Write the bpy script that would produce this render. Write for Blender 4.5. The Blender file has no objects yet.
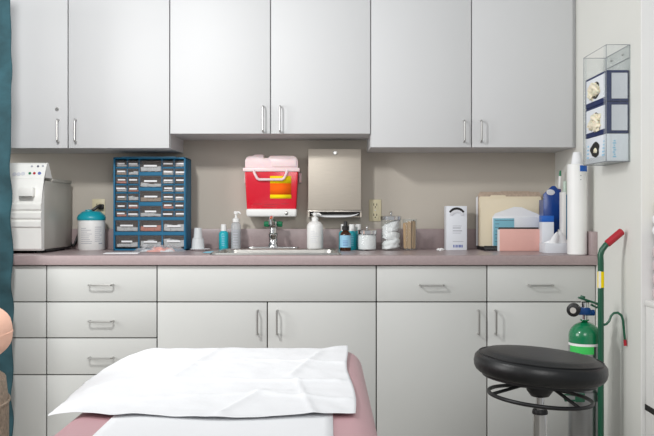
import bpy, bmesh, math, random
from mathutils import Vector, Matrix, noise
random.seed(7)
PI = math.pi
scene = bpy.context.scene
COL = scene.collection
F, CX, HY, CAMZ, D = 854.0, 327.0, 212.5, 1.08, 4.0   # focal (px), vanishing point (px), eye height, eye to back wall
XR = 1.068                                            # right wall
CT = 0.91                                             # worktop height

def X(px, dep): return (px - CX) * dep / F
def Z(py, dep): return CAMZ - (py - HY) * dep / F
def Y(dep): return dep - D

# ------------------------------------------------------------------ materials
def lin(c):
    o = []
    for v in c[:3]:
        v /= 255.0
        o.append(v / 12.92 if v <= 0.04045 else ((v + 0.055) / 1.055) ** 2.4)
    return (*o, 1.0)

def mat(name, rgb, rough=0.5, metal=0.0, var=0.03, scale=12.0, bump=0.0, bscale=80.0, trans=0.0, coat=0.0, stretch=None, spec=0.5, sss=0.0):
    m = bpy.data.materials.new(name); m.use_nodes = True
    nt = m.node_tree; b = nt.nodes['Principled BSDF']
    tc = nt.nodes.new('ShaderNodeTexCoord'); mp = nt.nodes.new('ShaderNodeMapping')
    nt.links.new(tc.outputs['Object'], mp.inputs['Vector'])
    if stretch: mp.inputs['Scale'].default_value = stretch
    n = nt.nodes.new('ShaderNodeTexNoise'); n.inputs['Scale'].default_value = scale; n.inputs['Detail'].default_value = 4
    nt.links.new(mp.outputs['Vector'], n.inputs['Vector'])
    r = nt.nodes.new('ShaderNodeValToRGB')
    c = lin(rgb)
    r.color_ramp.elements[0].position = 0.3; r.color_ramp.elements[1].position = 0.7
    r.color_ramp.elements[0].color = (*[max(0, v * (1 - var)) for v in c[:3]], 1)
    r.color_ramp.elements[1].color = (*[min(1, v * (1 + var)) for v in c[:3]], 1)
    nt.links.new(n.outputs['Fac'], r.inputs['Fac']); nt.links.new(r.outputs['Color'], b.inputs['Base Color'])
    b.inputs['Roughness'].default_value = rough; b.inputs['Metallic'].default_value = metal
    b.inputs['Transmission Weight'].default_value = trans
    b.inputs['Coat Weight'].default_value = coat
    b.inputs['Specular IOR Level'].default_value = spec
    if sss:
        b.inputs['Subsurface Weight'].default_value = sss; b.inputs['Subsurface Scale'].default_value = 0.01
    if bump:
        n2 = nt.nodes.new('ShaderNodeTexNoise'); n2.inputs['Scale'].default_value = bscale; n2.inputs['Detail'].default_value = 5
        nt.links.new(mp.outputs['Vector'], n2.inputs['Vector'])
        bp = nt.nodes.new('ShaderNodeBump'); bp.inputs['Strength'].default_value = bump; bp.inputs['Distance'].default_value = 0.004
        nt.links.new(n2.outputs['Fac'], bp.inputs['Height']); nt.links.new(bp.outputs['Normal'], b.inputs['Normal'])
    return m

def clear(name, tint, alpha, rough=0.05):
    """thin clear plastic or glass: mostly straight through, a fresnel share reflected, a little body colour"""
    m = bpy.data.materials.new(name); m.use_nodes = True
    nt = m.node_tree; nt.nodes.clear()
    out = nt.nodes.new('ShaderNodeOutputMaterial')
    tr = nt.nodes.new('ShaderNodeBsdfTransparent'); df = nt.nodes.new('ShaderNodeBsdfDiffuse'); gl = nt.nodes.new('ShaderNodeBsdfGlossy')
    tr.inputs['Color'].default_value = (0.97, 0.98, 0.98, 1); df.inputs['Color'].default_value = lin(tint); gl.inputs['Roughness'].default_value = rough
    n = nt.nodes.new('ShaderNodeTexNoise'); n.inputs['Scale'].default_value = 9
    ma = nt.nodes.new('ShaderNodeMath'); ma.operation = 'MULTIPLY_ADD'; ma.inputs[1].default_value = 0.05; ma.inputs[2].default_value = max(0, alpha - 0.025)
    nt.links.new(n.outputs['Fac'], ma.inputs[0])
    m1 = nt.nodes.new('ShaderNodeMixShader'); nt.links.new(ma.outputs[0], m1.inputs['Fac'])
    nt.links.new(tr.outputs[0], m1.inputs[1]); nt.links.new(df.outputs[0], m1.inputs[2])
    fr = nt.nodes.new('ShaderNodeLayerWeight'); fr.inputs['Blend'].default_value = 0.5
    pw = nt.nodes.new('ShaderNodeMath'); pw.operation = 'POWER'; pw.inputs[1].default_value = 3.0
    sc_ = nt.nodes.new('ShaderNodeMath'); sc_.operation = 'MULTIPLY_ADD'; sc_.inputs[1].default_value = 0.35; sc_.inputs[2].default_value = 0.012
    nt.links.new(fr.outputs['Facing'], pw.inputs[0]); nt.links.new(pw.outputs[0], sc_.inputs[0])
    m2 = nt.nodes.new('ShaderNodeMixShader'); nt.links.new(sc_.outputs[0], m2.inputs['Fac'])
    nt.links.new(m1.outputs[0], m2.inputs[1]); nt.links.new(gl.outputs[0], m2.inputs[2])
    nt.links.new(m2.outputs[0], out.inputs['Surface'])
    return m

M = dict(
    wall=mat('wall_paint', (224, 224, 218), 0.85, var=0.012, scale=3, bump=0.05, bscale=220),
    wallb=mat('wall_paint_dimmed', (192, 185, 174), 0.85, var=0.012, scale=3, bump=0.05, bscale=220),  # wall paint darkened and warmed to stand in for weaker light there
    trimw=mat('white_trim_paint', (248, 248, 246), 0.5, var=0.01),
    floor=mat('vinyl_floor', (190, 186, 178), 0.45, var=0.08, scale=30),
    upper=mat('white_laminate', (203, 204, 205), 0.6, var=0.006, scale=4),
    lower=mat('grey_laminate', (202, 203, 200), 0.45, var=0.008, scale=4),
    carcass=mat('cabinet_carcass', (112, 100, 92), 0.7, var=0.03),
    under=mat('cabinet_underside', (196, 190, 180), 0.6, var=0.03),
    counter=mat('mauve_laminate', (167, 150, 150), 0.34, var=0.05, scale=120),
    steel=mat('brushed_steel', (196, 190, 182), 0.34, 1.0, var=0.05, scale=20, stretch=(60, 1, 1)),
    sinksteel=mat('sink_steel', (205, 203, 198), 0.28, 1.0, var=0.05, scale=20),
    towelsteel=mat('dispenser_steel', (190, 182, 170), 0.55, 0.45, var=0.05, scale=18, stretch=(1, 1, 40)),
    chrome=mat('chrome', (222, 222, 222), 0.1, 1.0, var=0.02),
    nickel=mat('satin_nickel', (188, 187, 184), 0.3, 0.9, var=0.03),
    white=mat('white_plastic', (240, 240, 238), 0.38, var=0.01),
    offw=mat('off_white_plastic', (242, 242, 238), 0.42, var=0.015),
    ivory=mat('ivory_plastic', (214, 205, 172), 0.45, var=0.02),
    paper=mat('white_paper', (238, 239, 241), 0.75, var=0.01, bump=0.15, bscale=60),
    paperblue=mat('cool_white_paper', (238, 240, 244), 0.75, var=0.015),
    cotton=mat('white_cotton', (243, 243, 243), 0.95, var=0.02, bump=0.6, bscale=90),
    grey=mat('taupe_panel', (176, 174, 166), 0.3, var=0.03, spec=0.6),
    black=mat('black_plastic', (22, 22, 24), 0.45, var=0.1),
    dark=mat('dark_slot', (30, 28, 27), 0.8, var=0.1),
    vinylb=mat('black_vinyl', (19, 20, 21), 0.4, var=0.1, scale=40, bump=0.16, bscale=90),
    pink=mat('mauve_vinyl', (202, 160, 165), 0.42, var=0.02, bump=0.08, bscale=120),
    tablebase=mat('table_base', (190, 186, 180), 0.5),
    teal=mat('teal_plastic', (24, 160, 176), 0.35, var=0.03),
    tealb=mat('teal_bottle', (38, 178, 192), 0.3, var=0.03),
    orgblue=mat('organizer_blue', (10, 104, 142), 0.6, var=0.04),
    orgdark=mat('drawer_shade_dark', (92, 84, 80), 0.6, var=0.25, scale=60),
    drawerclear=clear('clear_drawer', (150, 142, 138), 0.16),
    glass=clear('clear_glass', (210, 216, 214), 0.05, 0.02),
    acrylic=clear('clear_acrylic', (214, 218, 220), 0.035, 0.03),
    acrylicedge=clear('acrylic_edge', (150, 154, 160), 0.7, 0.1),
    bagclear=clear('clear_bag', (226, 228, 232), 0.22, 0.1),
    cupclear=clear('frosted_cup', (226, 230, 232), 0.75, 0.2),
    gelclear=clear('clear_gel', (216, 219, 224), 0.42, 0.05),
    red=mat('sharps_red', (214, 16, 44), 0.22, var=0.03, spec=0.6),
    pinkclear=mat('milky_pink_lid', (238, 216, 217), 0.35, var=0.02, sss=0.2),
    yellow=mat('yellow_label', (250, 222, 20), 0.85, var=0.02, spec=0.15),
    orange=mat('orange_label', (248, 104, 20), 0.85, var=0.02, spec=0.15),
    orangepk=mat('coral_wrapper', (240, 150, 130), 0.5, var=0.12, scale=40),
    knobgreen=mat('green_knob', (14, 120, 78), 0.3, var=0.05),
    cartgreen=mat('green_enamel', (10, 84, 58), 0.3, var=0.06, coat=0.3),
    cylgreen=mat('cylinder_green', (16, 122, 78), 0.25, var=0.04, coat=0.4),
    labelgreen=mat('bright_green_label', (60, 196, 90), 0.5, var=0.03),
    alu=mat('aluminium', (164, 166, 168), 0.3, 0.95, var=0.04, scale=30, stretch=(1, 1, 30)),
    gripred=mat('red_grip', (176, 28, 44), 0.45, var=0.06),
    brass=mat('regulator_blue', (20, 74, 140), 0.35, 0.3, var=0.06),
    amber=mat('amber_glass', (62, 34, 16), 0.12, var=0.15),
    lblue=mat('pale_blue_label', (150, 200, 226), 0.5, var=0.02),
    wood=mat('birch_wood', (206, 172, 130), 0.6, var=0.08, scale=30, stretch=(20, 20, 1)),
    manila=mat('manila_card', (238, 226, 200), 0.7, var=0.02),
    kraft=mat('brown_paper', (190, 170, 152), 0.7, var=0.12, scale=90),
    envblue=mat('blue_print', (132, 192, 210), 0.7, var=0.03),
    salmon=mat('salmon_paper', (228, 178, 168), 0.7, var=0.02, bump=0.35, bscale=40),
    ink=mat('blue_ink', (96, 112, 176), 0.7), greyink=mat('grey_ink', (176, 178, 186), 0.7), darkink=mat('dark_ink', (90, 92, 110), 0.7),
    royal=mat('royal_blue', (8, 62, 140), 0.3, var=0.06, coat=0.2),
    bright=mat('bright_blue', (18, 96, 190), 0.45, var=0.03),
    navy=mat('navy_card', (12, 34, 86), 0.7, var=0.03),
    panelgrey=mat('pale_grey_panel', (214, 216, 222), 0.6, var=0.01),
    boxwhite=mat('white_card', (226, 230, 236), 0.6, var=0.01),
    latex=mat('cream_latex', (240, 231, 206), 0.55, var=0.05, sss=0.1),
    purple=mat('purple_plastic', (92, 60, 140), 0.4), palegreen=mat('pale_green_plastic', (196, 214, 200), 0.45),
    cloth=mat('teal_linen', (36, 70, 78), 0.9, var=0.35, scale=9, bump=0.35, bscale=260, stretch=(1, 1, 1.6)),
    peach=mat('peach_fabric', (246, 196, 172), 0.85, var=0.04, bump=0.1, bscale=120),
    woven=mat('beige_weave', (176, 160, 142), 0.95, var=0.3, scale=110, bump=0.9, bscale=110),
    mustard=mat('mustard_cloth', (222, 204, 140), 0.9, var=0.06, bump=0.2), mauvecloth=mat('pale_mauve_cloth', (212, 198, 200), 0.9, var=0.05, bump=0.2),
    cream=mat('cream_paint', (242, 241, 238), 0.5, var=0.01),
)

# ------------------------------------------------------------------ mesh helpers
class MB:
    def __init__(s): s.bm = bmesh.new()
    def box(s, x0, x1, y0, y1, z0, z1, bev=0.0, seg=2, rot=None, piv=None):
        g = bmesh.ops.create_cube(s.bm, size=1.0)
        vs = g['verts']
        for v in vs:
            v.co = Vector(((x0 + x1) / 2 + v.co.x * (x1 - x0), (y0 + y1) / 2 + v.co.y * (y1 - y0), (z0 + z1) / 2 + v.co.z * (z1 - z0)))
        es = list({e for v in vs for e in v.link_edges})
        if bev:
            r = bmesh.ops.bevel(s.bm, geom=es, offset=bev, segments=seg, profile=0.5, affect='EDGES')
            vs = list({v for f in r['faces'] for v in f.verts} | {v for v in vs if v.is_valid})
        if rot is not None:
            bmesh.ops.rotate(s.bm, verts=[v for v in vs if v.is_valid], cent=piv or ((x0+x1)/2, (y0+y1)/2, (z0+z1)/2), matrix=rot)
        return s
    def lathe(s, prof, cx=0, cy=0, cz=0, n=28, axis='Z', sx=1.0, sy=1.0):
        """prof: list of (r, h)"""
        rings = []
        for r, h in prof:
            ring = []
            if r < 1e-6:
                p = (0, 0, h); ring = [s.bm.verts.new(s._ax(p, axis, cx, cy, cz))]
            else:
                for i in range(n):
                    a = 2 * PI * i / n
                    ring.append(s.bm.verts.new(s._ax((r * math.cos(a) * sx, r * math.sin(a) * sy, h), axis, cx, cy, cz)))
            rings.append(ring)
        for a, b in zip(rings, rings[1:]):
            for i in range(n):
                j = (i + 1) % n
                if len(a) == 1 and len(b) == 1: continue
                if len(a) == 1: s.bm.faces.new((a[0], b[j], b[i]))
                elif len(b) == 1: s.bm.faces.new((a[i], a[j], b[0]))
                else: s.bm.faces.new((a[i], a[j], b[j], b[i]))
        return s
    def _ax(s, p, axis, cx, cy, cz):
        if axis == 'Z': return Vector((cx + p[0], cy + p[1], cz + p[2]))
        if axis == 'X': return Vector((cx + p[2], cy + p[0], cz + p[1]))
        return Vector((cx + p[0], cy + p[2], cz + p[1]))
    def tube(s, pts, r, n=10, closed=False, caps=True):
        pts = [Vector(p) for p in pts]; N = len(pts)
        rad = r if isinstance(r, (list, tuple)) else [r] * N
        T = []
        for i in range(N):
            if closed: t = pts[(i + 1) % N] - pts[i - 1]
            elif i == 0: t = pts[1] - pts[0]
            elif i == N - 1: t = pts[-1] - pts[-2]
            else: t = (pts[i + 1] - pts[i]).normalized() + (pts[i] - pts[i - 1]).normalized()
            T.append(t.normalized())
        up = Vector((0, 0, 1))
        if abs(T[0].dot(up)) > 0.9: up = Vector((1, 0, 0))
        nrm = (up - T[0] * up.dot(T[0])).normalized()
        rings = []
        for i in range(N):
            nrm = (nrm - T[i] * nrm.dot(T[i])).normalized(); b = T[i].cross(nrm)
            rings.append([s.bm.verts.new(pts[i] + (nrm * math.cos(2*PI*k/n) + b * math.sin(2*PI*k/n)) * rad[i]) for k in range(n)])
        for i in range(N if closed else N - 1):
            a, c = rings[i], rings[(i + 1) % N]
            for k in range(n): s.bm.faces.new((a[k], a[(k+1) % n], c[(k+1) % n], c[k]))
        if caps and not closed:
            s.bm.faces.new(rings[0][::-1]); s.bm.faces.new(rings[-1])
        return s
    def prism(s, poly, a0, a1, axis='Y', bev=0.0):
        """polygon extruded: axis Y -> poly is (x,z); axis X -> poly is (y,z); axis Z -> (x,y)"""
        def P(p, a):
            return {'Y': (p[0], a, p[1]), 'X': (a, p[0], p[1]), 'Z': (p[0], p[1], a)}[axis]
        A = [s.bm.verts.new(P(p, a0)) for p in poly]; B = [s.bm.verts.new(P(p, a1)) for p in poly]
        n = len(poly); fs = [s.bm.faces.new(A), s.bm.faces.new(B[::-1])]
        for i in range(n): fs.append(s.bm.faces.new((A[i], B[i], B[(i+1) % n], A[(i+1) % n])))
        bmesh.ops.recalc_face_normals(s.bm, faces=fs)
        if bev:
            bmesh.ops.bevel(s.bm, geom=list({e for f in fs for e in f.edges}), offset=bev, segments=2, profile=0.5, affect='EDGES')
        return s
    def blob(s, cx, cy, cz, rx, ry, rz, amp=0.2, freq=40, seed=0, sub=3):
        g = bmesh.ops.create_icosphere(s.bm, subdivisions=sub, radius=1.0)
        for v in g['verts']:
            d = 1 + amp * noise.noise(v.co * freq * 0.05 + Vector((seed * 3.1, seed, seed * 1.7)))
            v.co = Vector((cx + v.co.x * rx * d, cy + v.co.y * ry * d, cz + v.co.z * rz * d))
        return s
    def grid(s, fn, nu, nv):
        V = [[s.bm.verts.new(fn(i / nu, j / nv)) for j in range(nv + 1)] for i in range(nu + 1)]
        for i in range(nu):
            for j in range(nv): s.bm.faces.new((V[i][j], V[i+1][j], V[i+1][j+1], V[i][j+1]))
        return s
    def build(s, name, m, parent=None, smooth=40, flat=False, loc=None, solid=0.0, sub=0):
        bmesh.ops.recalc_face_normals(s.bm, faces=s.bm.faces)
        me = bpy.data.meshes.new(name); s.bm.to_mesh(me); s.bm.free()
        me.materials.append(m)
        me.polygons.foreach_set('use_smooth', [not flat] * len(me.polygons))
        me.set_sharp_from_angle(angle=math.radians(smooth))
        o = bpy.data.objects.new(name, me); COL.objects.link(o)
        if parent: o.parent = parent
        if loc: o.location = loc
        if solid:
            md = o.modifiers.new('thickness', 'SOLIDIFY'); md.thickness = solid; md.offset = 1
        if sub:
            md = o.modifiers.new('smooth', 'SUBSURF'); md.levels = sub; md.render_levels = sub
        return o

def tag(o, label, cat, group=None):
    o['label'] = label; o['category'] = cat
    if group: o['group'] = group
    return o
def thing(name, label, cat, loc=(0, 0, 0), rz=0, group=None):
    o = bpy.data.objects.new(name, None); COL.objects.link(o)
    o.empty_display_size = 0.05
    o.location = loc; o.rotation_euler = (0, 0, rz)
    return tag(o, label, cat, group)
def struct(name, mb, m, smooth=40):
    o = mb.build(name, m, smooth=smooth); o['kind'] = 'structure'; return o
def dup(o, loc, label, rz=None):
    r = o.copy(); COL.objects.link(r); r.location = loc; r['label'] = label
    if rz is not None: r.rotation_euler = (0, 0, rz)
    for ch in list(o.children):
        c = ch.copy(); COL.objects.link(c); c.parent = r
        for g in list(ch.children):
            d = g.copy(); COL.objects.link(d); d.parent = c
    return r
def box(name, m, parent, *a, **k): return MB().box(*a, **k).build(name, m, parent)
def lab(o, t): o['label'] = t; return o
def arc(cx, cz, r, a0, a1, n=8): return [(cx + r * math.cos(a0 + (a1 - a0) * i / n), cz + r * math.sin(a0 + (a1 - a0) * i / n)) for i in range(n + 1)]
def rrect(x0, x1, z0, z1, r, n=6):
    return (arc(x1 - r, z1 - r, r, 0, PI/2, n) + arc(x0 + r, z1 - r, r, PI/2, PI, n) + arc(x0 + r, z0 + r, r, PI, 1.5*PI, n) + arc(x1 - r, z0 + r, r, 1.5*PI, 2*PI, n))

# ------------------------------------------------------------------ the room
YE = Y(2.905)                     # the right wall ends here
struct('floor', MB().box(-2.6, 2.6, -5.0, 0.1, -0.05, 0), M['floor'])
struct('wall_back', MB().box(-2.6, XR + 0.14, 0, 0.1, 0, 2.6), M['wallb'])
struct('wall_right', MB().box(XR, XR + 0.14, YE, 0, 0, 2.6), M['wall'])
struct('trim_1', MB().box(XR, XR + 0.14, YE - 0.006, YE, 0, 2.6), M['trimw'])
struct('baseboard_right', MB().box(XR - 0.012, XR, YE, -0.64, 0, 0.1, bev=0.003), M['counter'])

# ------------------------------------------------------------------ cabinets
def pull(parent, x, y, z, L, vertical, so=0.03):
    """wire pull centred at x,z on a face at y; sticks out towards -y"""
    h = L / 2; r = 0.0036
    path = [(-h, 0)] + [(-h, so * 0.8)] + [(-h + so * 0.2, so)] + [(h - so * 0.2, so)] + [(h, so * 0.8)] + [(h, 0)]
    pts = [((x, y - q, z + p) if vertical else (x + p, y - q, z)) for p, q in path]
    return MB().tube(pts, r, 8).build('handle', M['nickel'], parent)

def front(parent, name, x0, x1, z0, z1, y, m):
    g = 0.0022
    return MB().box(x0 + g, x1 - g, y, y + 0.019, z0 + g, z1 - g, bev=0.0016).build(name, m, parent)

UY = Y(3.65)
def upper_cabinet(label, xs, zb, hpx, hy, filler=None):
    x0, x1 = xs[0], xs[-1]
    t = thing('wall_cabinet', label, 'cabinet', (0, 0, 0), group=None)
    zt = 2.16
    b = MB().box(x0, x1 if filler is None else filler, UY + 0.020, 0, zb + 0.003, zt)
    b.build('body', M['upper'], t)
    for i, (a, c) in enumerate(zip(xs, xs[1:])):
        d = front(t, 'door', a, c, zb, zt, UY, M['upper'])
        pull(d, X(hpx[i], 3.63), UY, Z((hy[0] + hy[1]) / 2, 3.63), (hy[1] - hy[0]) * 3.63 / F, True)
    return t
S = 3.65 / F
ux = [X(p, 3.65) for p in (-33, 68, 169.7, 270.5, 370.7, 471.6, 573.2)]
zl, zm = Z(148.6, 3.65), Z(134.2, 3.65)
zr = Z(147.8, 3.65)
cL = upper_cabinet('left white two-door wall cabinet with a small key lock, above the blue drawer organizer', ux[0:3], zl, (57.5, 75), (119.5, 141.5))
cM = upper_cabinet('middle white two-door wall cabinet hung higher, above the red sharps container', ux[2:5], zm, (263, 280), (106, 131.5))
cR = upper_cabinet('right grey-white two-door wall cabinet reaching the corner, above the folders', ux[4:7], zr, (464.5, 481.5), (120.5, 141.5), filler=XR)
lk = MB().lathe([(0, -0.006), (0.006, -0.006), (0.0075, -0.004), (0.0085, 0.0)], X(57, 3.65), UY, Z(109.3, 3.65), 20, 'Y')
lab(lk.build('lock', M['nickel'], cL), 'small round key lock')

BY = Y(3.39)
bz0, bz1 = 0.105, CT - 0.0395
def bx(p): return X(p, 3.39)
zA, zB, zC = Z(302, 3.39), Z(338, 3.39), Z(374.8, 3.39)
def base_cabinet(label, p0, p1, name='base_cabinet'):
    t = thing(name, label, 'cabinet')
    x0, x1 = bx(p0), (bx(p1) if p1 < 590 else XR)
    x1 = min(x1, XR - .0015)
    g = MB()
    for xa in (x0, x1 - .016): g.box(xa, xa + .016, BY + .0195, -.002, bz0, bz1)
    g.box(x0, x1, -.012, -.002, bz0, bz1).box(x0, x1, BY + .0195, -.002, bz0, bz0 + .016).box(x0, x1, BY + .0195, BY + .035, zA - .02, zA + .02)
    g.box(x0, x1, BY + .0195, BY + .026, bz0, bz1 - .0)
    g.build('body', M['carcass'], t)
    MB().box(x0, x1, BY + 0.08, BY + 0.1, 0, bz0).build('toe_kick', M['carcass'], t)
    return t
HL = 0.093
for p0, p1, lb in ((-64, 46.5, 'leftmost grey base cabinet, a stack of drawers cut off by the photo edge'), (46.5, 157, 'grey base cabinet of stacked drawers with bar pulls, under the blue organizer')):
    t = base_cabinet(lb, p0, p1, 'drawer_cabinet')
    for z0, z1 in ((zA, bz1), (zB, zA), (zC, zB), (bz0, zC)):
        d = front(t, 'drawer', bx(p0), bx(p1), z0, z1, BY, M['lower'])
        zc = {bz1: Z(285, 3.37), zA: Z(321.3, 3.37), zB: Z(358, 3.37), zC: Z(396, 3.37)}[z1]
        pull(d, (bx(p0) + bx(p1)) / 2, BY, zc, HL, False)
t = base_cabinet('grey two-door sink base cabinet with a plain full-width panel under the worktop', 157, 376.3)
front(t, 'false_front', bx(157), bx(376.3), zA, bz1, BY, M['lower'])
for a, b, h in ((157, 267.3, 257.5), (267.3, 376.3, 277)):
    d = front(t, 'door', bx(a), bx(b), bz0, zA, BY, M['lower']); pull(d, X(h, 3.37), BY, Z(322.5, 3.37), HL, True)
t = base_cabinet('right grey base cabinet with two drawers over two doors, behind the stool', 376.3, 597)
for a, b, h, hd in ((376.3, 487, 479, 432), (487, 597.5, 496, 541)):
    d = front(t, 'drawer', bx(a), min(bx(b), XR - .0015), zA, bz1, BY, M['lower']); pull(d, X(hd, 3.37), BY, Z(285.3, 3.37), HL, False)
    d = front(t, 'door', bx(a), min(bx(b), XR - .0015), bz0, zA, BY, M['lower']); pull(d, X(h, 3.37), BY, Z(322.5, 3.37), HL, True)

# worktop with a hole for the sink
sx0, sx1 = X(214, 3.6), X(341, 3.6)
sy0, sy1 = Y(3.43), Y(3.945)
ct = thing('worktop', 'long mauve laminate worktop with backsplash running under all the clutter', 'worktop')
w = MB(); CY = Y(3.37)
hx0, hx1, hy0, hy1 = sx0 + 0.012, sx1 - 0.012, sy0 + 0.012, sy1 - 0.012
w.box(-2.0, XR, CY, hy0, CT - 0.038, CT, bev=0.003)
for q in ((-2.0, hx0, hy0 - 0.004, 0), (hx1, XR, hy0 - 0.004, 0), (hx0 - 0.004, hx1 + 0.004, hy1, 0)):
    w.box(q[0], q[1], q[2], q[3], CT - 0.038, CT - 0.00001)
w.build('top', M['counter'], ct)
MB().box(-2.0, XR, -0.02, 0, CT, 1.004, bev=0.002).box(XR - 0.025, XR, CY, -0.02, CT, 1.004, bev=0.002).build('backsplash', M['counter'], ct)

# sink
sk = thing('sink', 'stainless steel sink set into the mauve worktop under the sharps container', 'sink', ((sx0 + sx1) / 2, (sy0 + sy1) / 2, CT))
hw, hd = (sx1 - sx0) / 2, (sy1 - sy0) / 2
bx0, bx1, by0, by1 = -hw + 0.022, hw - 0.022, -hd + 0.022, hd - 0.11
def ring(mb, o, i, zo, zi):
    A = [mb.bm.verts.new((*p, zo)) for p in o]; B = [mb.bm.verts.new((*p, zi)) for p in i]
    n = len(A)
    for k in range(n): mb.bm.faces.new((A[k], A[(k+1) % n], B[(k+1) % n], B[k]))
m_ = MB()
O0 = rrect(-hw, hw, -hd, hd, 0.03); O1 = rrect(-hw + 0.004, hw - 0.004, -hd + 0.004, hd - 0.004, 0.028)
I0 = rrect(bx0 - 0.004, bx1 + 0.004, by0 - 0.004, by1 + 0.004, 0.05); I1 = rrect(bx0, bx1, by0, by1, 0.05); I2 = rrect(bx0 + 0.012, bx1 - 0.012, by0 + 0.012, by1 - 0.012, 0.05)
ring(m_, O0, O1, 0.0005, 0.007); ring(m_, O1, I0, 0.007, 0.007); ring(m_, I0, I1, 0.007, 0.003)
m_.build('rim', M['sinksteel'], sk)
m_ = MB(); ring(m_, I1, I2, 0.003, -0.16)
m_.bm.faces.new([m_.bm.verts.new((*p, -0.16)) for p in I2])
m_.build('basin', M['sinksteel'], sk)
MB().lathe([(0, 0.003), (0.03, 0.003), (0.038, 0.0)], (bx0 + bx1) / 2, (by0 + by1) / 2, -0.16).build('drain', M['chrome'], sk)

# faucet
fd = 3.90
ft = thing('faucet', 'chrome faucet with two green knobs behind the sink', 'faucet', (X(273.3, fd), Y(fd), CT + 0.007))
MB().prism(rrect(-0.118, 0.118, -0.024, 0.024, 0.023), 0, 0.007, 'Z', bev=0.002).build('base_plate', M['chrome'], ft)
MB().lathe([(0.026, 0.006), (0.024, 0.018), (0.020, 0.024), (0.019, 0.05), (0.022, 0.055), (0.022, 0.066), (0.018, 0.07), (0.017, 0.092), (0.021, 0.097), (0.021, 0.122), (0.011, 0.128), (0.009, 0.135), (0, 0.136)]).build('column', M['chrome'], ft)
MB().tube([(0, 0, 0.105), (0, -0.03, 0.118), (0, -0.07, 0.135), (-0.002, -0.11, 0.14), (-0.003, -0.135, 0.128), (-0.003, -0.14, 0.11)], [0.011, 0.010, 0.009, 0.0085, 0.0085, 0.009], 12).build('spout', M['chrome'], ft)
for s in (-1, 1):
    MB().lathe([(0.006, 0), (0.006, 0.02)] if s > 0 else [(0.006, -0.02), (0.006, 0)], s * 0.012, -0.004, 0.109, 12, 'X').build('valve', M['chrome'], ft)
    k = [(0, -0.012), (0.010, -0.012), (0.013, -0.009), (0.013, 0.009), (0.010, 0.012), (0, 0.012)]
    lab(MB().lathe(k, s * 0.030, -0.004, 0.110, 8, 'X').build('knob', M['knobgreen'], ft), 'green faucet knob')

# ------------------------------------------------------------------ autoclave
ad = 3.53
ax1, ax0 = -1.18, -1.585
au = thing('sterilizer', 'white tabletop steam sterilizer with ribbed door and grey side, left end of worktop', 'medical appliance', ((ax0 + ax1) / 2, Y(3.74), CT))
hwx = (ax1 - ax0) / 2
def ay(dep): return Y(dep) - Y(3.74)
# door and hood: profile in (y, z)
fz = lambda py: Z(py, ad) - CT
prof = [(ay(3.535), 0.012), (ay(3.528), 0.02)]
z0, zt = 0.105, 0.212
prof += [(ay(3.528), z0)]
rz_ = z0
for k in range(3):
    prof += [(ay(3.521), rz_ + 0.007), (ay(3.521), rz_ + 0.026), (ay(3.530), rz_ + 0.034)]
    rz_ += 0.036
prof += [(ay(3.53), 0.218), (ay(3.54), 0.262), (ay(3.60), 0.375), (ay(3.612), 0.38), (ay(3.622), 0.378), (ay(3.668), 0.316), (ay(3.565), 0.316), (ay(3.565), 0.012)]
MB().prism(prof, -hwx, hwx, 'X').build('front_hood', M['offw'], au, smooth=25)
# side housing
MB().box(-hwx + 0.004, hwx - 0.001, ay(3.572), ay(3.945), 0.014, 0.304, bev=0.006).box(-hwx + 0.002, hwx + 0.0015, ay(3.669), ay(3.947), 0.302, 0.316, bev=0.004).build('housing', M['grey'], au)
lt = MB().box(-hwx + 0.01, hwx - 0.003, ay(3.60), ay(3.94), 0.006, 0.014); lt.build('base', M['black'], au)
for sx in (-1, 1):
    for yy in (3.57, 3.90): MB().lathe([(0.0, 0), (0.012, 0), (0.012, 0.007), (0, 0.007)], sx * (hwx - 0.03), ay(yy), 0, 14).build('foot', M['black'], au)
lx = X(26, 3.51) - (ax0 + ax1) / 2; lz = Z(191, 3.51) - CT
lab(MB().box(lx - 0.03, lx + 0.03, ay(3.505), ay(3.54), lz - 0.022, lz + 0.014, bev=0.004).build('latch_handle', M['offw'], au), 'square door latch')
MB().box(lx - 0.027, lx + 0.027, ay(3.503), ay(3.51), lz - 0.025, lz - 0.021).build('latch_shade_strip', M['nickel'], au)  # thin strip standing in for the shade under the latch
slope = Vector((0, ay(3.60) - ay(3.54), 0.375 - 0.262)).normalized(); nrm = Vector((0, -slope.z, slope.y))
for px, py, m, r in ((14, 171.5, 'panelgrey', 4), (18.2, 171.5, 'panelgrey', 4), (22.5, 171.2, 'panelgrey', 4), (29.3, 171, 'knobgreen', 2.6), (33.8, 171, 'gripred', 2.6), (38.9, 171, 'ink', 3.2), (36.2, 167, 'darkink', 2.2), (41, 166.8, 'greyink', 2.2), (30, 167, 'greyink', 2.2)):
    xx = X(px, 3.57) - (ax0 + ax1) / 2; tt = (180.5 - py) / 15.0
    c = Vector((xx, ay(3.54), 0.262)) + slope * (tt * 0.128) + nrm * 0.0008
    g = MB(); ringv = []
    for lay in (0, 0.0016):
        ringv.append([g.bm.verts.new(c + Vector((math.cos(a) * r * 0.0022, 0, 0)) + slope * math.sin(a) * r * 0.0022 + nrm * lay) for a in [2*PI*i/14 for i in range(14)]])
    g.bm.faces.new(ringv[1])
    for i in range(14): g.bm.faces.new((ringv[0][i], ringv[0][(i+1) % 14], ringv[1][(i+1) % 14], ringv[1][i]))
    lab(g.build('button', M[m], au), 'small control panel button')
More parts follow.
